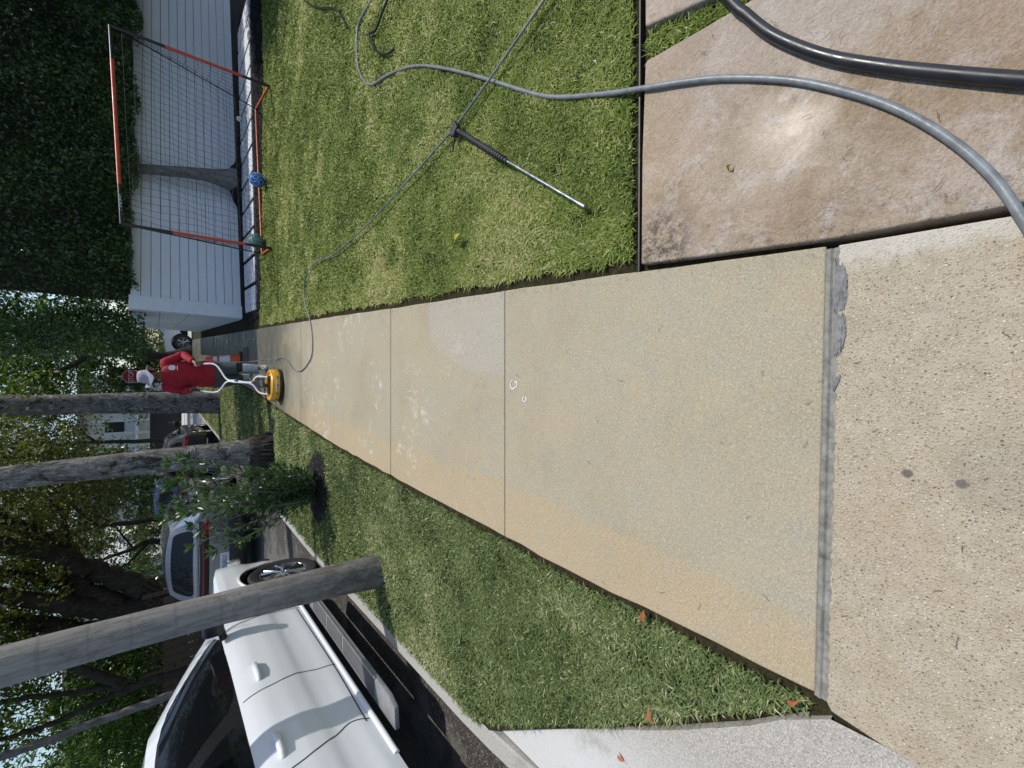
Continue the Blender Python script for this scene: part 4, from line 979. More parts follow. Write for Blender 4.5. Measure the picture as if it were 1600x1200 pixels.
zb_ = .016 + .0172
hose('water_hose', 'thick shiny black hose crossing the stone slab', [(1040, -110, .03), (1140, 0, .035), (1165, 22, zb_), (1200, 50, zb_), (1245, 72, zb_), (1300, 90, zb_), (1375, 103, zb_), (1450, 112, zb_), (1600, 125, zb_), (1760, 132, zb_)], .0172, 'hose_black')
ln = [(890, -60), (850, 0), (806, 64), (762, 128), (730, 172), (705, 205), (640, 279), (570, 355), (520, 398), (495, 408), (478, 430), (475, 458), (478, 480), (484, 500), (488, 530), (487, 555), (479, 571), (469, 580)]
hose('cleaner_hose', 'thin grey hose stretched across the lawn to the floor cleaner', [(a, c, .036 if a > 560 else .026 if c < 497 else .010) for a, c in ln], .0068, 'hose_line',
     extra=[G(459, 577, .012), G(448, 563, .012), G(439, 559, .02), D(424, 561, 7.85), D(405, 563.5, 8.0), D(386, 565.6, 8.12), D(339, 566.5, 8.3), D(316, 567, 8.36)])
hose('garden_hose', 'short black hose trailing through the lawn at the far right', [(462, -20), (475, 0), (487, 8), (500, 12), (520, 12), (530, 20), (537, 32), (542, 44)], .0095, 'hose_black', .016)
hose('garden_hose', 'black hose end looped in the lawn by the grey hose', [(612, -20), (605, 0), (596, 22), (586, 48), (577, 52), (580, 66), (587, 79), (600, 85), (612, 80), (614, 74)], .0105, 'hose_black', .016)
gun = empty('spray_gun', G(712, 201), 0, 'black pressure washer gun with a steel lance on the lawn', 'spray gun'); g0 = Vector(gun.location)
a, c, e = G(714, 203, .04), G(792, 252, .05), G(903, 317, .035); ax = (c - a).normalized()
MB().tube([a.lerp(c, s) - g0 for s in np.linspace(0, 1, 8)], [.013, .016, .018, .017, .018, .017, .016, .012], 10).build('handle', M['grip'], gun, 60)
b = MB()
for s in np.linspace(.1, .95, 22): b.tube([a.lerp(c, s - .008) - g0, a.lerp(c, s + .008) - g0], .0192, 10)
b.build('grip_ribs', M['grip'], gun, 60)
pd = Vector((-ax.y, ax.x, 0))
MB().prism([(v.x, v.y) for v in [a - g0 - ax * .05 + pd * .045, a - g0 - ax * .05 - pd * .055, a - g0 + ax * .01 - pd * .045, a - g0 + ax * .02 + pd * .02]], .02, .062).build('body', M['grip'], gun, None, .008)
tg = a - g0 - pd * .055 + ax * .01; MB().tube([tg, tg - pd * .05 + ax * .015, tg - pd * .07 + ax * .03], .006, 6).build('trigger', M['grip'], gun, 60)
MB().tube([c - g0, c.lerp(e, .5) - g0, e - g0], .0065, 10).build('lance', M['steel'], gun, 60)
MB().tube([e - g0, e - g0 + (e - c).normalized() * .05], .009, 8).build('nozzle', M['galvanised'], gun, 60)

# ------------------------------------------------------------------ worker, floor cleaner, cone
def skin_mesh(name, nodes, edges, root, mat, parent, sub=2):
    nm = list(nodes); me = bpy.data.meshes.new(name); me.from_pydata([tuple(nodes[k_][0]) for k_ in nm], [(nm.index(a), nm.index(c)) for a, c in edges], [])
    o = bpy.data.objects.new(name, me); COL.objects.link(o); o.modifiers.new('s', 'SKIN')
    sd = me.skin_vertices[0].data
    for i, k_ in enumerate(nm):
        r = nodes[k_][1]; sd[i].radius = (r, r) if not hasattr(r, '__len__') else r; sd[i].use_root = (k_ == root)
    s = o.modifiers.new('d', 'SUBSURF'); s.levels = s.render_levels = sub; bpy.context.view_layer.update()
    me2 = bpy.data.meshes.new_from_object(o.evaluated_get(bpy.context.evaluated_depsgraph_get())); bpy.data.objects.remove(o)
    me2.polygons.foreach_set('use_smooth', [True] * len(me2.polygons)); return link(name, me2, mat, parent)
pb = Vector((.30, 8.75, 0)); per = empty('person', pb, 0, 'worker in a red shirt and pale sun hat pushing a floor cleaner', 'person')
q = lambda px, py, Y: D(px, py, Y) - pb
K = dict(pelvis=q(336, 585, 8.76), belly=q(312, 585, 8.74), chest=q(278, 585, 8.71), neck0=q(257, 586, 8.67), neck=q(250, 586.5, 8.63), head=q(238, 588, 8.59), crown=q(224, 589, 8.60),
         ls=q(260, 567, 8.69), rs=q(262, 604, 8.69), le=q(286, 555, 8.74), re=q(287, 611, 8.72), lw=q(303, 565, 8.45), rw=q(299, 609, 8.46), lh=q(308, 568, 8.38), rh=q(304, 609, 8.39),
         lhip=q(342, 576, 8.76), rhip=q(342, 595, 8.77), lk=q(375, 574.5, 8.66), rk=q(374, 591, 8.84), la=q(408, 574.5, 8.68), ra=q(403, 589.5, 9.02))
K['lt'] = Vector((K['la'].x + .01, K['la'].y - .17, .035)); K['rt'] = Vector((K['ra'].x - .02, K['ra'].y - .17, .035)); K['lheel'] = Vector((K['la'].x, K['la'].y + .05, .045)); K['rheel'] = Vector((K['ra'].x, K['ra'].y + .05, .045))
K['chin'] = q(248, 586.5, 8.54); K['nose'] = q(240, 587.5, 8.475)
rad = dict(pelvis=.14, belly=.13, chest=.14, neck0=.075, neck=.058, head=.088, crown=.075, ls=.062, rs=.062, le=.043, re=.043, lw=.028, rw=.028, lh=.03, rh=.03, lhip=.10, rhip=.10, lk=.062, rk=.062, la=.042, ra=.042, lt=.03, rt=.03, lheel=.035, rheel=.035, chin=.05, nose=.012)
nodes = {k_: (K[k_], rad[k_]) for k_ in K}
edges = [('pelvis', 'belly'), ('belly', 'chest'), ('chest', 'neck0'), ('neck0', 'neck'), ('neck', 'head'), ('head', 'crown'), ('head', 'chin'), ('head', 'nose'), ('chest', 'ls'), ('chest', 'rs'), ('ls', 'le'), ('rs', 're'), ('le', 'lw'), ('re', 'rw'), ('lw', 'lh'), ('rw', 'rh'),
         ('pelvis', 'lhip'), ('pelvis', 'rhip'), ('lhip', 'lk'), ('rhip', 'rk'), ('lk', 'la'), ('rk', 'ra'), ('la', 'lt'), ('ra', 'rt'), ('la', 'lheel'), ('ra', 'rheel')]
for s_, g in (('l', 1), ('r', -1)):                               # five fingers closed on the bar
    h = K[s_ + 'h']
    for i in range(4):
        o_ = Vector((.012 * (i - 1.5) * .4, .0, -.018 * (i - 1.2)))
        nodes[f'{s_}f{i}a'] = (h + o_ + Vector((-g * .022, -.025, -.006)), .009); nodes[f'{s_}f{i}b'] = (h + o_ + Vector((-g * .042, -.048 + .003 * i, -.016)), .0085); nodes[f'{s_}f{i}c'] = (h + o_ + Vector((-g * .022, -.068, -.022)), .008)
        edges += [(s_ + 'h', f'{s_}f{i}a'), (f'{s_}f{i}a', f'{s_}f{i}b'), (f'{s_}f{i}b', f'{s_}f{i}c')]
    nodes[s_ + 't0'] = (h + Vector((-g * .03, .012, .03)), .011); nodes[s_ + 't1'] = (h + Vector((-g * .05, -.03, .02)), .009); edges += [(s_ + 'h', s_ + 't0'), (s_ + 't0', s_ + 't1')]
skin_mesh('body', nodes, edges, 'pelvis', M['skin'], per)
def loft(name, secs, mat, n=22, wob=.0):
    v = []; f = []
    for i, (c, a, d) in enumerate(secs):
        for j in range(n):
            t_ = 2 * math.pi * j / n; w = 1 + wob * math.sin(3 * t_ + i * 1.3) + wob * .6 * math.sin(7 * t_ + i * 2.1); ca, sa = math.cos(t_), math.sin(t_)
            v.append(Vector(c) + Vector((math.copysign(abs(ca) ** .8, ca) * a * w, math.copysign(abs(sa) ** .8, sa) * d * w, 0)))
    for i in range(len(secs) - 1):
        for j in range(n): j2 = (j + 1) % n; f.append((i * n + j, i * n + j2, (i + 1) * n + j2, (i + 1) * n + j))
    return MB().raw(v, f)
b = loft('shirt', [(q(334, 584, 8.76), .235, .165), (q(326, 584, 8.76), .235, .165), (q(312, 585, 8.745), .22, .155), (q(295, 585, 8.725), .215, .15), (q(280, 585.5, 8.71), .222, .15), (q(267, 585.5, 8.70), .215, .138), (q(259, 585.5, 8.69), .18, .115), (q(254, 586, 8.675), .11, .085), (q(251, 586.5, 8.66), .072, .07)], M['shirt'], 28, .022)
for s_ in 'lr':
    s0, e0, w0 = K[s_ + 's'], K[s_ + 'e'], K[s_ + 'w']; P_ = crom([s0.lerp(K['chest'], .25), s0, s0.lerp(e0, .5), e0, e0.lerp(w0, .5), w0.lerp(e0, .08)], 4)
    b.tube(P_, [float(np.interp(i / (len(P_) - 1), [0, .2, .4, .6, .8, 1], [.08, .086, .076, .066, .058, .047])) * (1 + .05 * math.sin(i * 1.9)) for i in range(len(P_))], 14)
shirt = b.build('shirt', M['shirt'], per, 70)
# chest emblem and splashes
for (px, py, pts) in ((268.5, 575, [(-.05, .0), (-.035, .035), (-.01, .05), (.015, .04), (.03, .05), (.045, .02), (.04, -.02), (.01, -.035), (-.03, -.03)]), (277, 575, [(-.006, -.03), (.006, -.03), (.006, .035), (-.006, .035)])):
    c_ = q(px, py, 8.552); MB().raw([c_ + Vector((u, .0 + abs(u) * .1, -w)) for w, u in pts], [tuple(range(len(pts)))]).build('emblem', M['logo_white'], shirt)
b = loft('shorts', [(q(342, 585, 8.765), .185, .15), (q(334, 585, 8.765), .20, .155), (q(322, 585, 8.76), .19, .15)], M['shorts'], 22, .01)
for hip, kn, ys2 in (('lhip', 'lk', 1), ('rhip', 'rk', 1)):
    h, kk = K[hip], K[kn]; P_ = [h + Vector((0, 0, .08)), h, h.lerp(kk, .35), h.lerp(kk, .7), h.lerp(kk, .9)]; b.tube(P_, [.125, .125, .12, .112, .112], 16)
b.build('shorts', M['shorts'], per, 70)
b = MB(); b2 = MB()
for kn, an in (('lk', 'la'), ('rk', 'ra')):
    a_, c_ = K[kn], K[an]; b2.tube([a_.lerp(c_, -.18), a_, a_.lerp(c_, .08)], [.085, .078, .07], 14); b.tube([a_.lerp(c_, s) for s in (.06, .25, .5, .75, .97)], [.068, .074, .066, .052, .052], 14)
b2.build('knee_band', M['black_tube'], per, 70); b.build('socks', M['sock'], per, 70)
for s_ in 'lr':
    a_ = K[s_ + 'a']; b = loft('s', [((a_.x, a_.y - .06, .002), .048, .14), ((a_.x, a_.y - .06, .03), .052, .145), ((a_.x, a_.y - .045, .065), .046, .11), ((a_.x, a_.y + .0, .10), .044, .058), ((a_.x, a_.y + .005, .125), .043, .05)], None, 18)
    b.f.append(tuple(range(18))[::-1]); b.build('shoe', M['shoe'], per, 60)
hc = q(229, 588.5, 8.60)
pr = [(.001, .115), (.05, .112), (.085, .098), (.102, .05), (.106, .0), (.112, -.012)]; b = MB().lathe(pr, 28, hc)
v = []; f = []
for r_, zz in ((.108, -.008), (.14, -.022), (.175, -.035), (.178, -.040), (.14, -.03), (.106, -.018)):
    for j in range(36): t_ = 2 * math.pi * j / 36; v.append(hc + Vector((math.cos(t_) * r_, math.sin(t_) * r_ * 1.02, zz + (r_ - .1) * .55 * math.sin(2 * t_ + 2.4) + (r_ - .1) * .2 * math.sin(5 * t_))))
for i in range(5):
    for j in range(36): j2 = (j + 1) % 36; f.append((i * 36 + j, i * 36 + j2, (i + 1) * 36 + j2, (i + 1) * 36 + j))
b.raw(v, f); b.build('sun_hat', M['hat_cloth'], per, 60)
for g in (1, -1):
    MB().ball(K['head'] + Vector((g * .032, -.082, .022)), .011, 8, 6, (1.3, .6, .7)).build('eye', M['eye'], per, 60); MB().ball(K['head'] + Vector((g * .092, .0, -.01)), .026, 8, 6, (.4, .7, 1.1)).build('ear', M['skin'], per, 60)
MB().ball(K['chin'] + Vector((0, -.048, .022)), .02, 8, 6, (1.2, .3, .3)).build('mouth', M['eye'], per, 60)
MB().ball(K['head'] + Vector((0, .028, .02)), .098, 14, 10, (1, .92, 1.02)).build('hair', M['hair'], per, 60)

cc = Vector((-.02, 7.50, 0)); cl = empty('surface_cleaner', cc, 0, 'round yellow floor cleaner with white tubular handles', 'surface cleaner')
MB().lathe([(.20, .012), (.262, .012), (.266, .035), (.258, .055), (.2, .055)], 36).build('brush_skirt', M['rubber'], cl, 40)
MB().lathe([(.245, .05), (.255, .055), (.258, .125), (.250, .145), (.225, .158), (.215, .150), (.12, .148), (.001, .150)], 44).build('shell', M['yellow_shell'], cl, 35)
MB().lathe([(.245, .148), (.25, .156), (.235, .170), (.212, .166), (.208, .15)], 44).build('rim', M['yellow_shell'], cl, 50)
MB().box((0, 0, .168), (.30, .07, .03)).build('bracket', M['black_plastic'], cl, None, .008); MB().tube([(0, 0, .16), (0, 0, .25)], .028, 12).build('swivel', M['black_plastic'], cl, 60)
for i in range(12):
    a = i * math.pi / 6; MB().ball((.259 * math.cos(a), .259 * math.sin(a), .085), .011, 8, 6).build('bolt', M['black_plastic'], cl, 60)
MB().grid(lambda u, w: (.2592 * math.sin((u - .5) * .8), -.2592 * math.cos((u - .5) * .8), .10 + .022 * w), 10, 1).build('label_strip', M['logo_white'], cl)
ft = lambda L_: crom([D(px, py, Y) - cc for px, py, Y in L_], 5)
MB().tube(ft([(308, 568, 8.36), (313, 569, 8.33), (337, 570, 8.20), (354, 592, 8.05), (368, 594.7, 7.93), (392, 597.5, 7.75), (401, 589, 7.68), (419, 589.5, 7.56), (427, 590, 7.50)]), .0135, 8).build('handle', M['white_tube'], cl, 60)
MB().tube(ft([(302, 609, 8.37), (309, 610, 8.34), (339, 612.5, 8.20), (354, 597, 8.05), (368, 597.2, 7.93), (393, 600, 7.75), (405, 613, 7.66), (419, 616, 7.56), (427, 617, 7.50)]), .0135, 8).build('handle', M['white_tube'], cl, 60)
MB().tube(ft([(366, 595, 7.91), (388, 593, 7.85), (394, 584, 7.85), (390, 590, 7.78), (398, 600, 7.68), (410, 605, 7.6), (424, 604, 7.5)]), .010, 8).build('feed_hose', M['hose_black'], cl, 60)
MB().tube(ft([(306, 567, 8.36), (318, 569, 8.30)]), .019, 10).build('hand_grip', M['grip'], cl, 60); MB().tube(ft([(300, 609, 8.37), (313, 610.3, 8.31)]), .019, 10).build('hand_grip', M['grip'], cl, 60)

c0_ = G(376, 562); cone = empty('traffic_cone', c0_, 0, 'orange traffic cone with a white collar behind the worker', 'cone')
MB().box((0, 0, .016), (.36, .36, .03)).build('base', M['rubber'], cone, None, .008)
cr = lambda z: .135 - (.135 - .028) * (z - .03) / .65
for z0_, z1_, mt in ((.03, .22, 'cone_orange'), (.22, .42, 'cone_white'), (.42, .47, 'cone_orange'), (.47, .54, 'cone_white'), (.54, .68, 'cone_orange')):
    MB().lathe([(cr(z0_), z0_), (cr(z1_), z1_)] + ([(.001, z1_)] if z1_ == .68 else []), 24).build('collar' if 'white' in mt else 'cone_section', M[mt], cone, 60)
dq = G(384, 562); MB().box((dq.x, dq.y, .004), (.5, .7, .006)).build('utility_cover', M['drain'], walk, None, .002); MB().box((dq.x + .1, dq.y, .006), (.36, .55, .007)).build('utility_cover', M['dark_panel'], walk, None, .002)

# chalk marks, leaves
for (px, py, r_) in ((803, 601, .022), (820, 624, .012)):
    p = G(px, py); pts = [(p.x + r_ * math.cos(a) * (1 + .2 * math.sin(3 * a)), p.y + r_ * 1.3 * math.sin(a), .0022) for a in np.linspace(.3, 6.0, 22)]
    MB().tube(pts, [.0022 + .0016 * abs(math.sin(q_ * 1.7)) for q_ in range(len(pts))], 5, flat=.3).build('chalk_mark', M['chalk'], walk, 60)
def fallen(label, px, py, L_, mat, ang_, z=.042):
    p = G(px, py); b = MB()
    def fn(u, w): s = math.sin(math.pi * u) ** .8; return (L_ * (u - .5), L_ * .22 * s * (w * 2 - 1), .006 * math.sin(u * 5) + .012 * abs(w * 2 - 1) * s)
    b.grid(fn, 8, 4); b.tube([(-L_ * .5, 0, .004), (-L_ * .72, 0, 0)], .0012, 4); o = b.build('fallen_leaf', M[mat], None, 60); o.location = (p.x, p.y, z); o.rotation_euler = (.1, .15, ang_)
    props(o, label, 'leaf', 'fallen leaves')
fallen('yellow-green leaf lying flat on the lawn', 722, 375, .10, 'yellow_leaf', 1.9); fallen('orange leaf on the verge near the apron', 1025, 1110, .05, 'dry_leaf', .7); fallen('reddish leaf in the corner where slab and path meet', 1240, 1092, .045, 'dry_leaf', 2.2, .015)
fallen('brown leaf lying on the pale apron', 962, 1188, .06, 'dry_leaf', 1.3, -.04); fallen('pale leaf on the lawn beside the grey hose', 940, 103, .03, 'chalk', .4); fallen('red-brown leaf against the path edge in the verge', 1008, 962, .05, 'dry_leaf', .2, .012); fallen('small green blade lying on the wet stone slab', 1145, 266, .022, 'yellow_leaf', 2.4, .025)
# loose grass clippings and twigs on the paving
n = 40; X = rng.uniform(.45, 1.5, n); Y = rng.uniform(-.05, .9, n); Z = np.full(n, .025); X2 = rng.uniform(-.9, .38, 60); Y2 = rng.uniform(-.1, 2.4, 60); X = np.concatenate([X, X2]); Y = np.concatenate([Y, Y2]); Z = np.concatenate([Z, np.full(60, .004)])
b = MB()
for x, y, z in zip(X, Y, Z):
    a = random.uniform(0, 6.28); l = random.uniform(.004, .02); b.tube([(x, y, z), (x + l * math.cos(a), y + l * math.sin(a), z + .002), (x + l * 1.8 * math.cos(a + .12), y + l * 1.8 * math.sin(a + .12), z)], .0007, 3)
props(b.build('clippings', M['brown_wood']), 'scattered grass clippings on the paving', 'clippings', kind='stuff')

# ------------------------------------------------------------------ stop sign and houses
sp = D(205, 588, 34); ss = empty('stop_sign', (sp.x, 34, -.03), 0, 'red octagonal stop sign above the hat of the worker', 'sign'); hz = sp.z + .03
MB().tube([(0, .03, 0), (0, .03, hz + .62)], .032, 8).build('post', M['galvanised'], ss, 60)
oc = lambda r_, y: [(r_ * math.cos(R(22.5 + 45 * i)), y, hz + r_ * math.sin(R(22.5 + 45 * i))) for i in range(8)]
def plate(r_, y0, y1, mat, nm): v = oc(r_, y0) + oc(r_, y1); return MB().raw(v, [tuple(range(8)), tuple(range(15, 7, -1))] + [(i, 8 + i, 8 + (i + 1) % 8, (i + 1) % 8) for i in range(8)]).build(nm, mat, ss)
plate(.42, -.004, .0, M['logo_white'], 'border'); plate(.395, -.010, -.005, M['sign_red'], 'face')
lt = link('lettering', text_mesh('STOP', .34), M['logo_white'], ss); lt.rotation_euler = (R(90), 0, 0); lt.location = (0, -.014, hz); lt.scale = (.9, 1, 1)
def house(name, label, x0, x1, y, h, posts, wins, seed):
    t = empty(name, ((x0 + x1) / 2, y, -.03), 0, label, 'house'); w = x1 - x0
    MB().box((0, 4, h / 2), (w, 8, h)).build('wall', M['house_wall'], t)
    MB().prism([(-w / 2 - .6, -1.9), (w / 2 + .6, -1.9), (w / 2 + .6, 8.6), (-w / 2 - .6, 8.6)], h + .02, h + .35).build('roof', M['house_roof'], t, None, .03)
    MB().box((0, -.8, 2.95), (w, 1.6, .22)).build('balcony', M['house_trim'], t)
    for i in range(posts): MB().box((-w / 2 + .3 + (w - .6) * i / (posts - 1), -1.5, h / 2 + .02), (.24, .24, h)).build('column', M['pale_post'], t, None, .02)
    for (wx, wz, ww, wh) in wins:
        o = MB().box((wx, -.03, wz), (ww + .16, .06, wh + .16)).build('window', M['house_trim'], t, None, .01); MB().box((wx, -.068, wz), (ww, .02, wh)).build('pane', M['pane'], o)
    return t
house('house', 'white two-storey house with pale columns at the end of the street', -13, .5, 53, 6.4, 12, [(x, z, 1.1, 1.3) for x in (-5, -2.6, -.2, 2.2, 4.6) for z in (1.4, 4.5)], 1)
house('house', 'white house behind the dark trees on the left', -27, -14, 44, 6.2, 7, [(x, z, 1.2, 1.4) for x in (-4, -1.2, 1.6, 4.4) for z in (1.4, 4.4)], 2)
gp0 = D(244, 661, 42); pf = empty('panel_fence', (gp0.x, 42, -.03), 0, 'dark panel fence in front of the white columned house', 'fence')
for i in range(4): MB().box((-1.9 + i * 1.26, 0, 1.0), (1.24, .05, 1.9)).build('panel', M['dark_panel'], pf, None, .01)
MB().box((-3.6, 0, .95), (.9, .3, 1.9)).build('pillar', M['house_wall'], pf, None, .02); MB().box((3.3, 0, .95), (.3, .3, 1.9)).build('pillar', M['house_wall'], pf, None, .02)
wf = empty('lattice_fence', (-11.8, 17.5, -.03), 0, 'brown wooden fence with lattice top across the street', 'fence')
for i in range(40):
    MB().box((-5 + i * .25, 0, .7), (.235, .025, 1.4)).build('slat', M['brown_wood'], wf, None, .004, 1)
b = MB()
for i in range(52):
    for s_ in (1, -1): x = -5 + i * .2; b.tube([(x, .0 + .012 * s_, 1.42), (x + s_ * .42, .012 * s_, 1.84)], .011, 4)
b.build('lattice', M['brown_wood'], wf)
for i in range(5): MB().box((-5 + i * 2.5, .05, .95), (.1, .1, 1.9)).build('post', M['brown_wood'], wf)

# ------------------------------------------------------------------ background trees
def L3(pts, Y): return [D(px, py, Y + (dy[0] if dy else 0)) for px, py, *dy in pts]
def el(px, py, Y, rx, ry, rz): c = D(px, py, Y); return (c.x, c.y, c.z, rx, ry, rz)
GR = 'trees around the street'
b1 = D(300, 955, 18); b1.z = -.03
tree('spreading_tree', 'dark spreading tree with thick leaning limbs behind the silver vehicle', b1, [
    ([b1, D(262, 945, 18), D(227, 923, 18), D(179, 904, 18), D(138, 886, 18), D(91, 871, 17.5), D(32, 857, 17), D(-60, 830, 16.5)], .42, .16),
    ([D(262, 948, 18), D(200, 945, 18), D(146, 930, 18), D(114, 891, 18.4), D(73, 842, 18.6), D(29, 820, 18.4), D(-40, 800, 18)], .36, .15),
    ([D(250, 955, 18), D(156, 952, 17.8), D(100, 945, 17.6), D(50, 938, 17.4), D(-40, 925, 17)], .34, .18), ([D(250, 960, 18.3), D(160, 985, 18.2), D(80, 975, 18), D(-40, 965, 17.6)], .30, .18),
    ([D(200, 950, 18.4), D(120, 920, 18.8), D(60, 905, 18.8), D(-30, 890, 18.6)], .2, .1), ([D(138, 886, 18), D(110, 850, 18.5), D(95, 800, 19), D(60, 770, 19)], .12, .04)],
    [el(-60, 850, 17, 4.5, 2.5, 2.0), el(10, 800, 18, 2.2, 1.6, 1.1), el(70, 930, 19.5, 2.4, 1.6, 1.5), el(120, 985, 19.2, 2.0, 1.2, 1.4), el(150, 930, 20, 2.0, 1.2, .9), el(200, 960, 20, 2.0, 1.0, .9), el(90, 1010, 20, 1.8, 1.2, 1.2), el(0, 900, 19, 2.6, 1.6, 1.2), el(215, 985, 18.6, 1.5, 1.0, 1.0), el(30, 980, 18.5, 2.2, 1.4, 1.4), el(60, 865, 20, 2.0, 1.4, .9), el(-120, 960, 17, 4, 3, 2)], 27000, .15, M['olive_leaf'], group=GR, clump=.42)
b2 = D(300, 812, 24); b2.z = -.03
tree('thin_tree', 'thin dark tree rising just behind the silver vehicle', b2, [([b2, D(257, 810, 24), D(216, 815, 24), D(154, 823, 24), D(97, 837, 24), D(20, 850, 24)], .15, .06), ([D(250, 846, 24), D(227, 847, 24), D(208, 857, 24), D(154, 876, 24), D(130, 880, 24)], .13, .04), ([D(208, 857, 24), D(190, 835, 24.4), D(170, 815, 24.5), D(140, 800, 24.6)], .05, .02),
    ([D(154, 823, 24), D(125, 800, 24), D(90, 770, 24), D(50, 745, 24)], .06, .02), ([D(230, 850, 24), D(200, 880, 24), D(175, 895, 24)], .07, .03)],
    [el(70, 770, 25, 2.6, 1.6, 1.2), el(120, 800, 25.5, 2.0, 1.4, .9), el(30, 830, 25, 2.5, 1.6, 1.2), el(160, 765, 26, 1.6, 1.2, .8), el(90, 860, 26, 2.0, 1.4, .9), el(-30, 780, 24, 4, 2.5, 1.6), el(215, 850, 27, 1.6, 1, .6), el(60, 730, 27, 2.4, 1.4, 1.2), el(120, 740, 27.5, 2.2, 1.4, .9), el(150, 790, 28, 1.8, 1.2, .7), el(185, 760, 28, 1.8, 1.2, .6), el(130, 860, 27, 1.6, 1.2, .8), el(20, 760, 26, 2.8, 1.6, 1.4), el(90, 900, 26.5, 2, 1.2, 1)], 24000, .16, M['olive_leaf'], group=GR, clump=.5)
b3 = D(270, 690, 34); b3.z = -.03
tree('street_tree', 'olive-brown tree crown between the two far palm trunks', b3, [([b3, D(200, 690, 34), D(120, 692, 34), D(40, 700, 34)], .16, .06), ([D(150, 690, 34), D(100, 660, 34), D(60, 650, 34)], .07, .03)],
    [el(50, 690, 34, 3.0, 2, 2.2), el(90, 665, 35, 2.2, 1.6, 1.3), el(20, 650, 35, 2.5, 1.6, 2.0), el(100, 710, 34, 1.6, 1.2, 1.0), el(150, 705, 33, .9, .8, .7), el(-50, 690, 34, 4.5, 3, 2.4)], 12000, .19, M['olive_leaf'], group=GR, clump=.55)
b4 = D(262, 548, 30); b4.z = -.03
tree('garden_tree', 'leaning dark-trunked tree with bright leaves above the worker', b4, [([b4, D(245, 556, 30), D(215, 545, 30), D(170, 546, 30), D(140, 552, 30), D(110, 572, 30), D(60, 590, 30)], .26, .10), ([D(205, 545, 30), D(185, 525, 30), D(150, 512, 30), D(120, 520, 30)], .14, .05)],
    [el(20, 540, 31, 2.6, 2, 1.9), el(60, 560, 32, 2.4, 1.6, 1.6), el(-50, 560, 30, 4.5, 3, 2.4), el(30, 600, 32, 2.2, 1.5, 1.4), el(110, 600, 32, 1.5, 1.2, .9)], 12000, .22, M['bright_leaf'], group=GR, clump=.55)
b5 = D(262, 585, 33); b5.z = -.03
tree('garden_tree', 'dark green undergrowth and shrubs behind the stop sign', b5, [([b5, D(220, 600, 36), D(170, 600, 36)], .12, .05)],
    [el(215, 600, 38, 2.6, 1.2, 1.6), el(160, 600, 37, 2.4, 1.4, 1.6), el(120, 560, 37, 2.6, 1.6, 1.6), el(195, 540, 37, 2.4, 1.4, 1.8), el(240, 560, 37, 3.0, 1.4, 1.0), el(80, 520, 34, 2.6, 1.4, 2.0), el(150, 500, 33, 2.2, 1.2, 1.8)], 15000, .24, M['hedge_leaf'], group=GR, clump=.5, shell=.2, cat='tree')
b6 = D(285, 1048, 16.5); b6.z = -.03
tree('roadside_tree', 'forked brown tree across the street seen past the white vehicle', b6, [([b6, D(275, 1053, 16.5), D(229, 1066, 16.5), D(183, 1083, 16.5), D(152, 1097, 16.5), D(92, 1127, 16.5), D(37, 1145, 16.5), D(-40, 1170, 16.5)], .15, .05), ([D(229, 1064, 16.5), D(202, 1073, 16.5), D(165, 1075, 16.5), D(110, 1083, 16.5), D(46, 1090, 16.5), D(-20, 1100, 16.5)], .11, .05), ([D(195, 1070, 16.5), D(156, 1057, 16.5), D(128, 1046, 16.5), D(80, 1020, 16.5)], .15, .10)],
    [el(100, 1060, 18.5, 1.4, 1.0, .8), el(150, 1040, 18.5, 1.2, 1, .7), el(190, 1110, 18, 1.2, .8, .8), el(60, 1090, 18.5, .9, .8, .6), el(-60, 1060, 17, 2.5, 2, 1.2), el(230, 1020, 19, 1.6, 1.0, .9), el(200, 1035, 19, 1.6, 1.0, .9), el(10, 1160, 17.5, 1.0, .8, .5), el(245, 1080, 18.5, 1.6, .8, .7)], 9500, .15, M['bright_leaf'], group=GR, clump=.42)
b7 = D(275, 1085, 15); b7.z = -.03
tree('slim_palm', 'slim grey trunk slanting up behind the roof of the white vehicle', b7, [([b7, D(260, 1088, 15), D(183, 1117, 15), D(128, 1136, 15), D(73, 1158, 15), D(0, 1183, 15), D(-60, 1203, 15)], .11, .085)],
    [el(130, 1175, 18, 1.6, 1, 1.0), el(190, 1165, 18, 1.6, 1, .9), el(215, 1195, 17, 1.4, 1, .9), el(70, 1195, 18, 1.2, .9, .6), el(150, 1230, 17, 2, 1, 1.4)], 6000, .2, M['bright_leaf'], bark='hedge_bark', group=GR, clump=.4, aspect=.25)
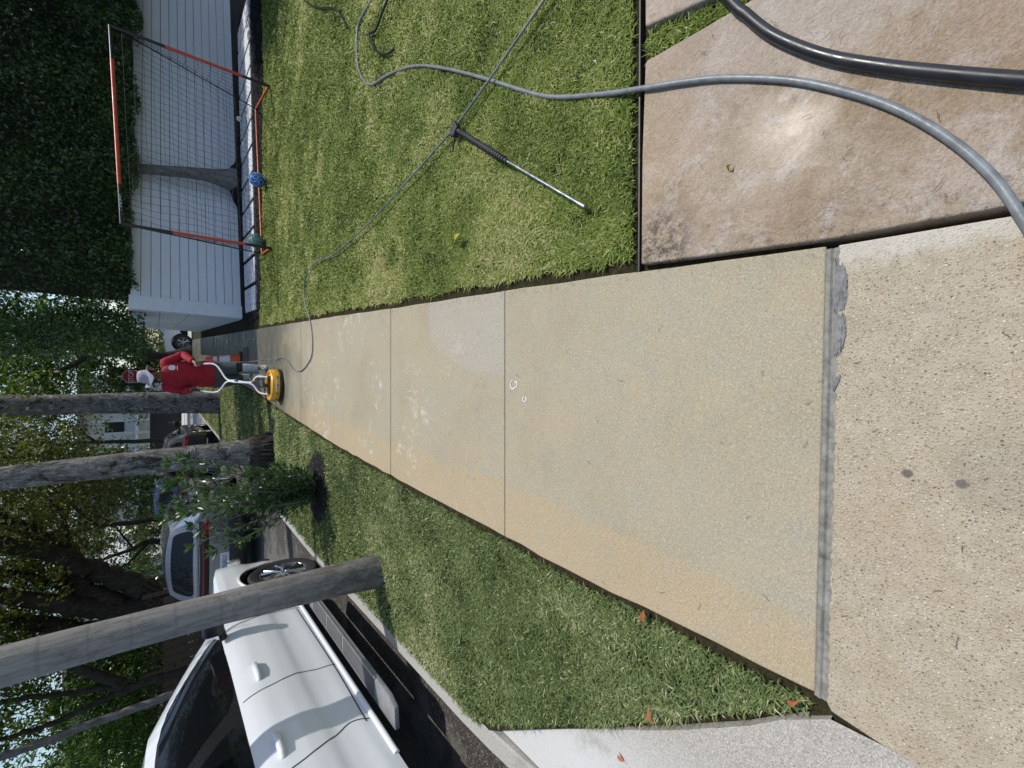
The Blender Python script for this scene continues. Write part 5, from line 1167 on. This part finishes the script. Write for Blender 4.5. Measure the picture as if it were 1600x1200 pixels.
# big street canopy on the road side, over the vehicles
b9 = D(290, 760, 40); b9.z = -.03
tree('street_tree', 'dense green tree in front of the white house left of the mottled palm', b9, [([b9, D(230, 760, 40), D(150, 770, 40)], .18, .08)],
    [el(215, 745, 40, 2.0, 1.2, 1.6), el(170, 735, 40, 2.2, 1.4, 1.6), el(235, 800, 40, 1.8, 1.2, 1.4), el(130, 760, 41, 2.6, 1.6, 1.6), el(225, 850, 39, 1.6, 1.2, 1.2), el(215, 895, 38, 1.8, 1.2, 1.2), el(160, 830, 40, 1.6, 1.2, 1.0)], 13000, .26, M['hedge_leaf'], group=GR, clump=.6, shell=.25)
b10 = Vector((-15.5, 22, -.03))
tree('broadleaf_tree', 'dark broadleaf growth closing the view behind the slim trunk at far left', b10, [([b10, b10 + Vector((.2, .1, 2)), b10 + Vector((.4, .4, 4))], .2, .1)],
    [el(230, 1060, 23, 2.2, 1.2, 1.6), el(200, 1130, 22, 2.2, 1.2, 1.6), el(235, 1190, 21, 2.2, 1.2, 1.6), el(150, 1090, 24, 1.8, 1.2, 1.2), el(240, 1000, 23, 2.2, 1.2, 1.4), el(120, 1170, 23, 1.6, 1.0, 1.0)], 13000, .2, M['hedge_leaf'], group=GR, clump=.5, shell=.25)
b8 = Vector((-10.4, 7.5, -.03))
tree('shade_tree', 'large shade tree across the street over the parked vehicles', b8, [([b8, b8 + Vector((.2, 0, 2.5)), b8 + Vector((.9, .2, 5.2)), b8 + Vector((2, .4, 7.2))], .35, .15), ([b8 + Vector((.4, .1, 3.5)), b8 + Vector((-.9, 1.0, 5.5)), b8 + Vector((-1.6, 2, 7.2))], .2, .1)],
    [(-9, 7.5, 8.0, 3.4, 4.0, 1.5), (-11.5, 11, 7.6, 3.0, 3.0, 1.5), (-12, 5, 7.4, 3, 3, 1.5)], 9000, .2, M['olive_leaf'], group=GR, clump=.6)
# far belt of trees that closes the horizon, too far to pick apart
ells = []
for i in range(46):
    x = -75 + i * 3.6 + random.uniform(-1, 1); y = random.uniform(64, 84); h = random.uniform(4.5, 9)
    if -15 < x < -2 and i % 2: h *= .6
    ells.append((x, y, h * .5, random.uniform(2.6, 4.2), 2.5, h * .62))
for i in range(18): ells.append((-46 + i * 1.9, random.uniform(24, 34) if i < 12 else 46, random.uniform(.8, 2.2), 1.6, 1.2, random.uniform(1.2, 2.4)))
C, T = cloud(ells, 30000, .8, 20, .3); sz = .42 * rng.uniform(.6, 1.3, len(C))
o = leaf_mesh('distant_trees', C, sz, sz * .55, M['olive_leaf'], None, var=np.clip(rng.normal(.45, .2, len(C)) + T, 0, 1)); props(o, 'distant belt of trees closing the view down the street', 'trees', kind='stuff')
